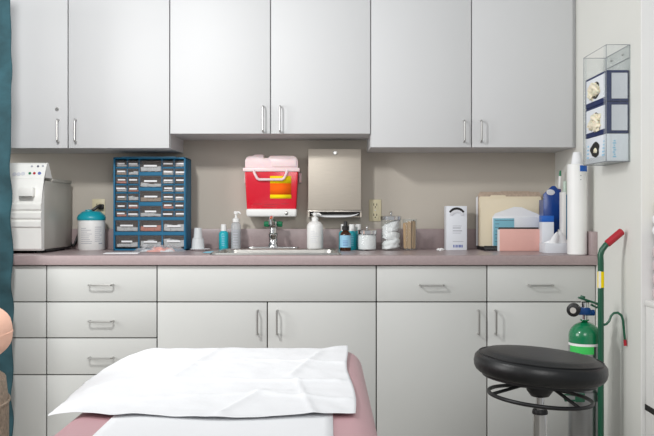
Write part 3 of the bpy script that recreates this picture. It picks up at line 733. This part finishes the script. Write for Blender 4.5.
MB().prism([(sl(272), sz(166.5)), (sl(296), sz(166.5)), (sl(296), sz(158.5)), (sl(270), sz(158.5))], yf + .012, yf + .02, 'Y', bev=.002).build('lid_panel', M['pinkclear'], t)
hp = [(sl(253.5), yf - .004, sz(170)), (sl(255), yf - .010, sz(174)), (sl(257.5), yf - .012, sz(178.6)), (sl(259.5), yf - .012, sz(179.6)), (sl(282), yf - .012, sz(179.6)), (sl(284), yf - .012, sz(178.6)), (sl(286.2), yf - .010, sz(174)), (sl(287.6), yf - .004, sz(170))]
MB().tube(hp, .0062, 10).build('lid_handle', M['pinkclear'], t)
def ybin(zz):
    f = (zz - sz(210)) / (sz(170.5) - sz(210)); return yf + .012 * (1 - f)
def label_strip(name, py0, py1, m):
    za, zc = sz(py1), sz(py0); g = MB()
    vs = [g.bm.verts.new(p) for p in ((sl(270), ybin(za) - .0012, za), (sl(291.2), ybin(za) - .0012, za), (sl(291.2), ybin(zc) - .0012, zc), (sl(270), ybin(zc) - .0012, zc))]
    g.bm.faces.new(vs); return g.build(name, M[m], t, solid=.0008, flat=True)
label_strip('label_top', 176, 183.2, 'yellow'); label_strip('label_middle', 183.2, 194.6, 'orange'); label_strip('label_bottom', 194.6, 198.4, 'yellow')
g = MB()
for i, (a, b, py) in enumerate(((253, 262, 204), (264, 279, 204.2), (281, 289, 203.8), (262, 276, 206.6))):
    zz = sz(py); g.box(sl(a), sl(b), ybin(zz) - .0008, ybin(zz) + .001, zz - .0014, zz + .0014)
g.build('moulded_text', mat('dark_red_ink', (170, 10, 30), .4), t)
MB().box(-.132, -.118, -.03, -.001, sz(182), sz(172), bev=.002).box(.122, .134, -.03, -.001, sz(182), sz(172), bev=.002).box(-.1, .1, -.0125, 0, sz(205), sz(166)).build('wall_bracket', M['pinkclear'], t)

# ------------------------------------------------------------------ paper towel dispenser
pdp = 3.88; pcx = X(334.6, pdp)
t = thing('paper_towel_dispenser', 'brushed steel paper towel dispenser on the back wall right of the sharps container', 'dispenser', (pcx, 0, Z(218, pdp)))
zb = Z(218, pdp); sl = lambda px: X(px, pdp) - pcx; sz = lambda py: Z(py, pdp) - zb; yf = Y(pdp)
MB().box(sl(308.2), sl(361.2), yf + .001, -.001, sz(210.2), sz(148.8), bev=.003).build('cover', M['towelsteel'], t)
MB().box(sl(308), sl(361.4), yf - .002, -.001, sz(212), sz(210.6), bev=.0008).build('cover_lip', M['steel'], t)
MB().box(sl(309.5), sl(360), yf + .012, -.001, sz(214), sz(211.5)).build('slot', M['dark'], t)
MB().box(sl(307.8), sl(309.5), yf + .004, -.001, sz(217.2), sz(211.5)).box(sl(360), sl(361.6), yf + .004, -.001, sz(217.2), sz(211.5)).box(sl(308), sl(361.6), yf + .03, -.001, sz(217.2), sz(215.8)).build('bottom_tray', M['towelsteel'], t)
def tow(u, v):
    x = sl(311.5) + (sl(358.5) - sl(311.5)) * u
    e = (2 * u - 1) ** 2
    return Vector((x, yf + .006 + .05 * v - .012 * (1 - e) * (1 - v), sz(213.2) - .016 * (1 - e ** 2) * (1 - v) + .002 * v))
MB().grid(tow, 24, 6).build('paper_towel', M['paper'], t, solid=.003)
lab(MB().lathe([(0, -.003), (.006, -.003), (.006, -.004), (.0095, -.0035), (.0105, 0.001)], sl(335), yf, sz(152.8), 24, 'Y').build('lock', M['nickel'], t), 'round steel lock')

# ------------------------------------------------------------------ glove boxes in a clear holder on the right wall
gN, gF = 3.01, 3.262
gx0 = .986
hz0, hz1 = Z(161.5, gN), Z(45, gN)
hold = thing('glove_box_holder', 'clear acrylic wall holder for glove boxes on the right wall', 'holder', (XR, Y((gN + gF) / 2), hz0))
hy = (gF - gN) / 2 + .006; wx = gx0 - .004 - XR; HH = hz1 - hz0
MB().box(-.003, -.0005, -hy, hy, 0, HH - .045).build('back_plate', M['acrylic'], hold)
MB().box(wx, -.001, -hy, hy, 0, .0025).build('shelf', M['acrylic'], hold)
g = MB().box(wx, wx + .0025, -hy, hy, 0, .022).box(wx, wx + .0025, -hy, -hy + .03, .022, HH).box(wx, wx + .0025, hy - .03, hy, .022, HH)
g.build('front_rail', M['acrylic'], hold)
for s in (-1, 1):
    poly = [(wx, 0), (-.001, 0), (-.001, HH), (wx, HH)]
    g = MB().prism(poly, s * hy - .00125, s * hy + .00125, 'Y'); g.build('side_panel', M['acrylic'], hold)
    MB().tube([(-.004, s * hy, HH), (wx, s * hy, HH), (wx, s * hy, .0)], .0013, 6).build('side_edge', M['acrylicedge'], hold)
MB().tube([(wx, -hy, HH), (wx, hy, HH)], .0011, 6).build('rim_edge', M['acrylicedge'], hold)
MB().tube([(-.002, -hy, 0), (wx, -hy, 0), (wx, hy, 0), (-.002, hy, 0)], .0011, 6).build('rim_edge', M['acrylicedge'], hold)
MB().prism([(-hy, HH - .045), (hy, HH - .045), (hy, HH), (-hy, HH)], -.004, -.0005, 'X').build('mounting_strip', M['acrylic'], hold)
MB().tube([(-.004, -hy, HH), (-.004, -hy, HH - .045), (-.004, hy, HH - .045), (-.004, hy, HH)], .0011, 6, closed=True).build('strip_edge', M['acrylicedge'], hold)
for s in (-.06, .06): MB().lathe([(0, -.004), (.004, -.003), (.0045, 0)], -.004, s, HH - .022, 12, 'X').build('screw', M['nickel'], hold)

gl_w, gl_l = .078, (gF - gN) / 2 - .003
def glove_box(label, z0, h, blue, tilt, seed):
    t = thing('glove_box', label, 'glove box', (XR - .004 - gl_w / 2, Y((gN + gF) / 2), z0), group='glove boxes in the wall holder')
    t.rotation_euler = (tilt, 0, 0)
    a, b = gl_w / 2, gl_l
    MB().box(-a, a, -b, b, 0, h, bev=.001).build('box', M['navy' if blue else 'boxwhite'], t)
    if blue:
        lab(MB().box(-a + .018, a - .004, -b - .0006, -b + .0004, .010, h - .010).build('end_panel', M['panelgrey'], t), 'pale grey end panel')
        lab(MB().box(-a - .0006, -a + .0004, -b + .015, b - .012, .018, h - .008).build('front_panel', M['boxwhite'], t), 'white front panel')
    else:
        g = MB()
        for i in range(8): g.box(-a + .022 + (i % 2) * .003, -a + .034 - (i % 3) * .002, -b - .0006, -b + .0004, .012 + i * .008, .017 + i * .008)
        g.build('printed_text', M['lblue'], t)
        g = MB()
        for i in range(5): g.box(-a - .0006, -a + .0004, -b + .02, -b + .05 - i * .004, .02 + i * .012, .026 + i * .012)
        for i in range(4): g.box(-a - .0006, -a + .0004, b - .045, b - .02 - i * .003, .02 + i * .014, .026 + i * .014)
        g.build('side_print', M['lblue'], t)
    n = 24; g = MB()
    ring0 = [g.bm.verts.new((-a - .0012, .005 + (.055 if blue else .052) * math.cos(2*PI*i/n) * (1 + .15 * math.sin(5 * 2*PI*i/n + seed)), h * .5 + (.030 if blue else .028) * math.sin(2*PI*i/n) * (1 + .12 * math.cos(3 * 2*PI*i/n)))) for i in range(n)]
    g.bm.faces.new(ring0); lab(g.build('opening', M['dark'], t, flat=True), 'dark oval opening')
    g = MB()
    for i in range(7 if blue else 1):
        yy = -.035 + .075 * random.random() if blue else .0; zz = h * .5 + random.uniform(-.02, .012) - (0 if blue else .004)
        g.blob(-a - (.004 if blue else .0), yy, zz, .012 if blue else .004, random.uniform(.022, .036) if blue else .018, random.uniform(.014, .022) if blue else .010, .7, 50, seed + i, 3)
    if blue:
        g.tube([(-a - .003, .0, h * .5), (-a - .016, -.02, h * .5 + .012), (-a - .018, -.045, h * .5 + .004), (-a - .010, -.06, h * .5 - .012)], [.012, .010, .008, .004], 8)
    lab(g.build('glove', M['latex'], t, smooth=80), 'cream latex glove sticking out')
    return t
z3 = hz0 + .003
glove_box('bottom white glove box in the clear wall holder', z3, Z(133.5, gN) - z3, False, 0, 1)
z2 = Z(133.0, gN)
glove_box('middle navy glove box in the clear wall holder', z2, Z(101.7, gN) - z2, True, 0, 20)
z1 = Z(101.2, gN)
glove_box('top navy glove box in the clear wall holder', z1, Z(69.8, gN) - z1, True, 0, 40)

# ------------------------------------------------------------------ oxygen cylinder on a cart
cyd = 3.105; cx_ = X(584.6, cyd); cy_ = Y(cyd); cr_ = 15.6 * cyd / F
t = thing('oxygen_cylinder', 'silver oxygen cylinder with green shoulder and blue regulator behind the stool', 'gas cylinder', (cx_, cy_, .0365))
zo = .0365; q = lambda py: Z(py, cyd) - zo
ztop, zsh = q(321.5), q(334)
dome = [(cr_, q(340))] + [(cr_ * math.cos(a) if a < 1.45 else .016, q(336) + (ztop - q(336)) * math.sin(a)) for a in [i * PI / 2 / 10 for i in range(10)]] + [(.016, ztop + .004), (.016, ztop + .008), (0, ztop + .008)]
MB().lathe([(0, 0), (cr_ - .01, 0), (cr_, .012), (cr_, q(342))], n=40).build('body', M['alu'], t)
dome[0] = (cr_, q(342))
lab(MB().lathe(dome, n=40).build('shoulder', M['cylgreen'], t), 'green painted shoulder')
lab(MB().lathe([(cr_ + .0006, q(344.6)), (cr_ + .0006, q(342.2))], n=40).build('white_band', M['white'], t), 'white band')
lab(curved_marks(t, cr_ + .0009, [(-1.35, .3, q(352), 7.4 * cyd / F)], 'green_label', 'labelgreen'), 'bright green label')
MB().lathe([(.013, ztop + .006), (.013, ztop + .03), (.016, ztop + .032), (.016, ztop + .07), (.011, ztop + .073), (0, ztop + .074)], n=18).build('valve', M['chrome'], t)
lab(MB().box(-.034, .016, -.026, .012, ztop + .026, ztop + .052, bev=.006).lathe([(0, -.02), (.011, -.02), (.011, .02), (0, .02)], .012, -.008, ztop + .033, 14, 'X').build('regulator', M['brass'], t), 'blue regulator')
ga = MB().lathe([(0, -.014), (.018, -.014), (.024, -.010), (.024, .006), (0, .006)], 0, 0, 0, 24, 'Y').build('gauge', M['black'], t); ga.location = (-.047, -.026, ztop + .046); ga.rotation_euler = (0.1, 0, -.45)
MB().lathe([(0, -.0005), (.011, -.0005), (.011, .0005), (0, .0005)], 0, -.0143, 0, 20, 'Y').build('gauge_dial', M['tablebase'], ga)
tk = MB().box(-.032, .042, -.011, .011, -.004, .004, bev=.003).tube([(.036, 0, 0), (.05, 0, -.006), (.044, .0, -.014), (.02, 0, -.010)], .004, 8).lathe([(0, .004), (.009, .004), (.009, .011), (0, .011)], -.018, 0, 0, 12)
o = tk.build('toggle_key', M['cartgreen'], t); o.location = (.006, -.006, ztop + .078); o.rotation_euler = (0, .32, .1)

ptd = 3.04; pxm = X(600.8, ptd)
t = thing('cylinder_cart', 'green steel oxygen cylinder cart with red handle grip beside the right wall', 'cart', (pxm, Y(ptd), 0))
q = lambda py: Z(py, ptd); ql = lambda px: X(px, ptd) - pxm
pr = 3.0 * ptd / F
MB().tube([(0, 0, .03), (0, 0, q(262)), (ql(600.5), 0, q(255)), (ql(602), 0, q(250)), (ql(605.4), 0, q(245.5)), (ql(609), 0, q(242)), (ql(613), 0, q(238.6))], pr, 14).build('pole', M['cartgreen'], t)
lab(MB().tube([(ql(606.6), 0, q(244.2)), (ql(607.2), 0, q(243.7)), (ql(621.6), 0, q(231.6)), (ql(622.4), 0, q(230.9))], [pr * .9, pr * 1.28, pr * 1.28, pr * .9], 16).build('grip', M['gripred'], t), 'red rubber grip')
lab(MB().lathe([(pr + .0006, q(287.5)), (pr + .0006, q(271.5))], n=20).build('sticker', M['yellow'], t), 'yellow sticker')
lab(MB().box(-pr * .95, -pr * .3, -pr - .0012, -pr * .5, q(288), q(271)).build('sticker', M['white'], t), 'white edge of the sticker')
hk = [(ql(602.5), -.004, q(325)), (ql(606), -.004, q(324)), (ql(608.8), -.004, q(321)), (ql(610.6), -.004, q(316)), (ql(613.4), -.004, q(313)), (ql(617.6), -.004, q(312.6)), (ql(621), -.004, q(315.2)), (ql(622.6), -.004, q(320)), (ql(623.6), -.004, q(330)), (ql(624.6), -.004, q(340.5))]
MB().tube(hk, .0044, 10).build('hook', M['cartgreen'], t)
lab(MB().tube([(ql(624.5), -.004, q(339.5)), (ql(625), -.004, q(345.5))], .0056, 10).build('hook_tip', M['gripred'], t), 'red hook tip')
# clamp round the cylinder, base, axle, wheels
lc = (cx_ - pxm, cy_ - Y(ptd))
zc = q(398)
def crc(r, z, a0=0, a1=2*PI, n=28): return [(lc[0] + r * math.cos(a0 + (a1-a0)*i/n), lc[1] + r * math.sin(a0 + (a1-a0)*i/n), z) for i in range(n + (0 if a1 - a0 >= 6.28 else 1))]
g = MB()
ro, ri = cr_ + .004, cr_ + .001
for i in range(32):
    a, b = 2*PI*i/32, 2*PI*(i+1)/32
    vs = [g.bm.verts.new((lc[0] + r_ * math.cos(x), lc[1] + r_ * math.sin(x), z)) for r_, x, z in ((ro, a, zc - .016), (ro, b, zc - .016), (ro, b, zc + .016), (ro, a, zc + .016))]
    g.bm.faces.new(vs)
g.build('clamp_band', M['alu'], t)
ff = 1 - (ro + .0015) / math.hypot(*lc)
MB().tube([(lc[0] * ff, lc[1] * ff, zc + .012), (0, 0, zc + .012)], .006, 8).build('clamp_arm', M['cartgreen'], t)
MB().tube([(lc[0] - cr_ * .6, lc[1] - cr_ - .004, zc + .006), (lc[0] - cr_ * 1.2, lc[1] - cr_ - .012, zc + .012), (lc[0] - cr_ * 1.75, lc[1] - cr_ - .010, zc + .012), (lc[0] - cr_ * 1.55, lc[1] - cr_ - .006, zc - .010), (lc[0] - cr_ * .7, lc[1] - cr_ - .004, zc - .010)], .0036, 8).box(lc[0] - cr_ * .95, lc[0] - cr_ * .35, lc[1] - cr_ - .016, lc[1] - cr_ - .004, zc - .014, zc + .018, bev=.003).build('clamp_lever', M['cartgreen'], t)
MB().lathe([(0, 0.024), (cr_ + .012, .024), (cr_ + .012, .036), (0, .036)], lc[0], lc[1], 0, 32).box(lc[0], .012, -.02, .02, .024, .034).build('base_plate', M['cartgreen'], t)
for s in (-1, 1):
    MB().lathe([(0, -.012), (.05, -.012), (.06, -.008), (.06, .008), (.05, .012), (0, .012)], (.045 if s > 0 else -.125 - cr_), .160, .06, 28, 'X').build('wheel', M['black'], t)
MB().tube([(-.125 - cr_, .160, .06), (.045, .160, .06)], .006, 8).box(-.06, -.03, .02, .166, .012, .0235).box(-.06, -.03, .150, .168, .012, .064).build('axle', M['cartgreen'], t)

# ------------------------------------------------------------------ stool
std = 2.46
stx = X(540, std)
ts = thing('stool', 'round black vinyl stool with chrome post and black ring under the seat', 'stool', (stx, Y(std), 0))
zc = Z(365, std); R = 65.6 * std / F; Hs = .082
tiltM = Matrix.Rotation(math.radians(4.6), 4, 'Y')
seat = [(0, -Hs / 2), (R * .86, -Hs / 2)]
for i in range(9):
    a = -PI / 2 + PI * i / 8; seat.append((R - .026 + .026 * math.cos(a), (.021 if a > 0 else .030) * math.sin(a) * 1.0 - .004 + (0.008 if a > 0 else 0)))
seat += [(R * .82, .0315), (R * .7, .0345), (R * .4, .036), (0, .036)]
o = MB().lathe(seat, n=64).build('seat', M['vinylb'], ts, smooth=60); o.matrix_local = Matrix.Translation((0, 0, zc)) @ tiltM
pp = MB().tube([((R - .014) * math.cos(2*PI*i/64), (R - .014) * math.sin(2*PI*i/64), .0235) for i in range(64)], .0022, 6, closed=True).build('piping', M['vinylb'], o)
zr_ = Z(396.5, std); RR = 50.8 * std / F
g = MB().tube([(RR * math.cos(2*PI*i/56), RR * math.sin(2*PI*i/56), 0) for i in range(56)], .0058, 10, closed=True)
o = g.build('lever_ring', M['black'], ts); o.matrix_local = Matrix.Translation((0, 0, zr_)) @ tiltM
g = MB()
for a in (-1.0, 1.1, 3.3): g.tube([(0.02 * math.cos(a), 0.02 * math.sin(a), .042), (RR * .5 * math.cos(a), RR * .5 * math.sin(a), .024), (RR * math.cos(a), RR * math.sin(a), 0)], .005, 8)
g.build('ring_spoke', M['black'], o)
MB().lathe([(.012, zr_ - .002), (.026, zr_ + .002), (.038, zr_ + .018), (.046, zc - Hs / 2 + .006), (0, zc - Hs / 2 + .006)], n=24).build('hub', M['black'], ts)
MB().tube([(0, 0, .30), (0, 0, zr_)], 4.1 * std / F, 20).build('piston', M['chrome'], ts)
zcol = Z(411.3, std)
MB().lathe([(.0, zcol + .008), (.020, zcol + .006), (.0225, zcol), (.0225, zcol - .006), (.02, zcol - .008), (0, zcol - .008)], n=24).build('collar', M['black'], ts)
MB().tube([(0, 0, .10), (0, 0, zcol - .006)], 7.3 * std / F, 24).build('column', M['chrome'], ts)
for i in range(5):
    a = 2 * PI * i / 5 + .3; c, s = math.cos(a), math.sin(a)
    lg = MB().tube([(0.01 * c, .01 * s, .115), (.12 * c, .12 * s, .10), (.25 * c, .25 * s, .072)], [.022, .018, .013], 10).build('base_leg', M['chrome'], ts)
    MB().tube([(.25 * c, .25 * s, .075), (.25 * c, .25 * s, .045)], .006, 8).lathe([(0, -.012), (.022, -.012), (.026, -.006), (.026, .006), (.022, .012), (0, .012)], .25 * c, .25 * s, .026, 18, 'X').build('caster', M['black'], lg)

# ------------------------------------------------------------------ exam table with sheets
bxl, bxr, btop, bfar, bnear = -.600, .116, .622, 2.875, 1.05
tbl = thing('exam_table', 'mauve vinyl exam table in the foreground under white paper', 'exam table', ((bxl + bxr) / 2, 0, 0))
xm = (bxl + bxr) / 2; hb = (bxr - bxl) / 2
RB = .062
g = MB().box(-hb, hb, Y(bnear), Y(bfar), btop - .15, btop, bev=RB, seg=8)
g.build('mattress', M['pink'], tbl, smooth=60)
MB().tube([(-hb - .001 + RB * .0, Y(bnear) + .07, btop - .085), (-hb - .001, Y(bfar) - .07, btop - .085)], .003, 6).tube([(hb + .001, Y(bnear) + .07, btop - .085), (hb + .001, Y(bfar) - .07, btop - .085)], .003, 6).build('seam', M['pink'], tbl)
MB().box(-hb + .05, hb - .05, Y(bnear) + .06, Y(bfar) - .08, .08, btop - .149, bev=.01).build('base', M['tablebase'], tbl)
MB().box(-hb + .08, hb - .08, Y(bnear) + .1, Y(bfar) - .12, 0, .081).build('plinth', M['dark'], tbl)
# paper roll strip
def strip(u, v):
    x = -.477 + (.013 + .477) * u; d = 1.12 + (2.3 - 1.12) * v
    return Vector((x, Y(d), btop + .002 + .0012 * (1 + noise.noise(Vector((x * 6, d * 9, 2))))))
tag(MB().grid(strip, 24, 50).build('paper_roll_sheet', M['paper'], solid=.0006), 'smooth white paper strip running along exam table under the crumpled sheet', 'paper sheet')
# crumpled sheet on top
def interp(x, P):
    for (a, b), (c, d) in zip(P, P[1:]):
        if x <= c: return b + (d - b) * max(0, (x - a)) / (c - a)
    return P[-1][1]
left_edge = [(1.86, -.612), (1.95, -.635), (2.15, -.655), (2.3, -.672), (2.45, -.69), (2.62, -.69), (2.72, -.665), (2.80, -.62), (2.88, -.57)]
creases = [((-.45, 2.30), (.03, 2.27), .008, .020), ((-.24, 1.9), (-.16, 2.16), .007, .016), ((-.50, 2.05), (-.1, 2.14), .006, .02), ((-.1, 2.35), (-.02, 2.75), .007, .02), ((-.42, 2.3), (-.36, 2.8), .007, .02), ((-.15, 2.12), (.05, 2.05), .006, .02), ((-.55, 2.5), (-.25, 2.58), .006, .02), ((-.3, 2.62), (.05, 2.55), .006, .02), ((-.03, 1.9), (-.08, 2.28), .006, .015), ((-.62, 2.2), (-.44, 2.4), .006, .02)]
def sdist(p, a, b):
    p, a, b = Vector(p), Vector(a), Vector(b); ab = b - a; f = (p - a).dot(ab) / ab.dot(ab); k = max(0, min(1, f))
    return (p - a - ab * k).length
def sheet(u, v):
    near = 1.885 + .022 * math.sin(u * 7 + .5) + .02 * (u < .12) * (1 - u / .12) - .02 * math.exp(-((u - .2) / .06) ** 2)
    far = 2.835 + .01 * math.sin(u * 5)
    if u > .9: far += .05 * (u - .9) / .1
    d = near + (far - near) * v
    xl = interp(d, left_edge); xr = .064 + .006 * math.sin(v * 8)
    x = xl + (xr - xl) * u
    z = btop + .004
    dl = (bxl + RB * .85) - x
    if dl > 0: z -= 1.7 * dl * dl
    df = d - (bfar - RB)
    if df > 0: z -= 2.2 * df * df
    dr = x - (bxr - RB)
    if dr > 0: z -= 1.6 * dr * dr
    w = .002 * (1 + noise.noise(Vector((x * 9, d * 7, 1.3)))) + .0022 * (1 + noise.noise(Vector((x * 22, d * 17, 4.3))))
    for a, b, h, s in creases:
        q = sdist((x, d), a, b)
        if q < 4 * s: w += h * .9 * math.exp(-abs(q) / (s * .6))
    e = 1 - abs(2 * v - 1)
    w += .003 * max(0, 1 - v * 12) * (1 + noise.noise(Vector((x * 7, 0, 9))))
    if u > .88 and v > .9: w += .011 * (u - .88) / .12 * (v - .9) / .1
    return Vector((x, Y(d), z + w))
tag(MB().grid(sheet, 110, 120).build('drape_sheet', M['paper'], smooth=70, solid=.0006), 'crumpled white sheet spread across the far end of exam table', 'sheet')

# ------------------------------------------------------------------ left edge: stand-in cloth screen, cushion and woven seat for the teal-to-beige band
t = thing('screen_stand_in', 'stand-in teal linen cloth hanging in folds at the left edge of the photo', 'cloth', (-1.2085, Y(3.31), 0))
def drp(u, v):
    x = -.42 * (1 - u); z = .12 + 1.86 * v
    y = .012 * math.sin(x * 38 + 2.2 * math.sin(z * 3)) + .022 * noise.noise(Vector((x * 5, z * 4, 1)))
    s = z * 15 + x * 14 + 2.0 * noise.noise(Vector((x * 3, z * 3, 5)))
    amp = .020 if z < 1.33 else .007
    y += amp * math.sin(s * 1.9)
    return Vector((x, y * (1 - .35 * u ** 4) - .035, z))
MB().grid(drp, 70, 130).build('cloth', M['cloth'], t, smooth=80, solid=.002)
MB().tube([(-.40, .02, .03), (-.40, .02, 1.975), (-.06, .02, 1.975), (-.06, .02, .03)], .012, 10).tube([(-.40, -.14, .012), (-.40, .06, .012)], .012, 8).tube([(-.06, -.14, .012), (-.06, .06, .012)], .012, 8).build('frame', M['chrome'], t)
wd_ = 2.24
o = thing('pouf_stand_in', 'stand-in beige woven pouf at the bottom left edge of the photo', 'pouf', (X(11, wd_) - .280, Y(wd_), 0))
zt = Z(371, wd_)
MB().lathe([(0, .0), (.22, 0), (.245, .03), (.258, .15), (.258, zt - .10), (.25, zt - .03), (.21, zt), (0, zt)], n=48).build('body', M['woven'], o)
MB().tube([(.259 * math.cos(2*PI*i/48), .259 * math.sin(2*PI*i/48), zt - .09) for i in range(48)], .004, 6, closed=True).build('seam', M['woven'], o)
c = MB().grid(lambda u, v: Vector((0, 0, 0)), 1, 1)
c.bm.clear()
g = bmesh.ops.create_uvsphere(c.bm, u_segments=40, v_segments=24, radius=1)
hc = (Z(300, wd_) - zt) / 2
for v in g['verts']:
    p = v.co
    e = lambda q, k: math.copysign(abs(q) ** k, q)
    v.co = Vector((e(p.x, .7) * .245, e(p.y, .7) * .2, e(p.z, .75) * hc + hc - .006 * math.exp(-((p.z - .1) / .05) ** 2)))
c2_ = thing('cushion', 'stand-in soft peach rounded cushion on the woven pouf at the left edge', 'cushion', (X(10.7, wd_) - .263, Y(wd_), zt))
c.build('cover', M['peach'], c2_, smooth=80)
MB().tube([(.243 * math.copysign(abs(math.cos(a)) ** .7, math.cos(a)), .199 * math.copysign(abs(math.sin(a)) ** .7, math.sin(a)), hc) for a in [2*PI*(i+.5)/48 for i in range(48)]], .003, 6, closed=True).build('seam', M['peach'], c2_)

# ------------------------------------------------------------------ right edge: stand-in cabinet and linens for the blurred band past the wall end
lx0 = XR + .004
lc_ = thing('cabinet_stand_in', 'stand-in cream cabinet standing past the wall end at the right photo edge', 'cabinet', (lx0 + .2, Y(2.68), 0))
ld = 2.80; zc = Z(302, ld)
MB().box(-.2, .2, -.2, .195, .05, zc - .02, bev=.004).build('body', M['cream'], lc_)
MB().box(-.203, .203, -.203, .198, zc - .02, zc, bev=.004).build('top', M['cream'], lc_)
MB().box(-.2015, .2015, -.2015, .1965, Z(415, ld), Z(409, ld)).build('dark_band', M['dark'], lc_)
MB().box(-.17, .17, -.17, .17, 0, .051).build('plinth', M['dark'], lc_)
def towel(label, pa, pb, m, dx=0.0, dy=0.0):
    za, zb_ = Z(pb, ld), Z(pa, ld)
    o = thing('towel_stand_in', label, 'towel', (lx0 + .2 + dx, Y(2.68) + dy, za), group='stand-in folded linens on the cream cabinet')
    n = max(1, int(round((zb_ - za) / .045)))
    for i in range(n):
        h = (zb_ - za) / n
        MB().box(-.19, .19, -.18, .175, i * h + .0004, (i + 1) * h - .0004, bev=min(.016, h * .45), seg=3).build('fold', M[m], o, smooth=60)
towel('thick pale mauve folded blanket, bottom of the stand-in linen pile', 246, 301.5, 'mauvecloth')
towel('thin dark folded cloth in the stand-in linen pile', 237, 245.5, 'dark', .01)
towel('white folded towel in the stand-in linen pile', 214, 236.5, 'cotton')
towel('mustard folded towel on top of the stand-in linen pile', 197, 213.5, 'mustard', .008)

# ------------------------------------------------------------------ light
def area(name, loc, target, size, power, col=(1, 1, 1), shape='DISK', sy=None):
    l = bpy.data.lights.new(name, 'AREA'); l.energy = power; l.color = col; l.shape = shape; l.size = size
    if sy: l.size_y = sy
    o = bpy.data.objects.new(name, l); COL.objects.link(o); o.location = loc
    o.rotation_euler = (Vector(target) - Vector(loc)).to_track_quat('-Z', 'Y').to_euler()
    return o
area('key_light', (-.85, -1.9, 2.0), (-.6, -.4, 1.3), .16, 20, (1, .995, .985))  # key light fitted to the handle shadows; its fixture is unseen
area('added_side_fill', (-2.7, -2.2, 1.6), (1.0, -1.0, 1.0), 1.1, 34, (1, 1, .99), 'SQUARE')  # added side fill to brighten the right wall, no window known
area('added_front_fill', (0.3, -3.6, 1.85), (.3, 0, 1.1), 1.0, 17, (1, .99, .975))  # added fill from the camera side to lift the space under the cabinets
w = bpy.data.worlds.new('room_ambient'); scene.world = w; w.use_nodes = True
bg = w.node_tree.nodes['Background']; bg.inputs['Color'].default_value = (.94, .97, 1, 1); bg.inputs['Strength'].default_value = .45

cam = bpy.data.cameras.new('camera'); co = bpy.data.objects.new('camera', cam); COL.objects.link(co)
co.location = (0, -D, CAMZ); co.rotation_euler = (PI / 2, 0, 0)
cam.sensor_width = 36; cam.lens = 36 * F / 654; cam.shift_y = (HY - 218) / 654; cam.clip_start = .05
scene.camera = co
scene.cycles.transparent_max_bounces = 32
vs = scene.view_settings
vs.view_transform = 'Standard'; vs.look = 'None'; vs.gamma = 1; vs.use_curve_mapping = False; vs.exposure = 0.0
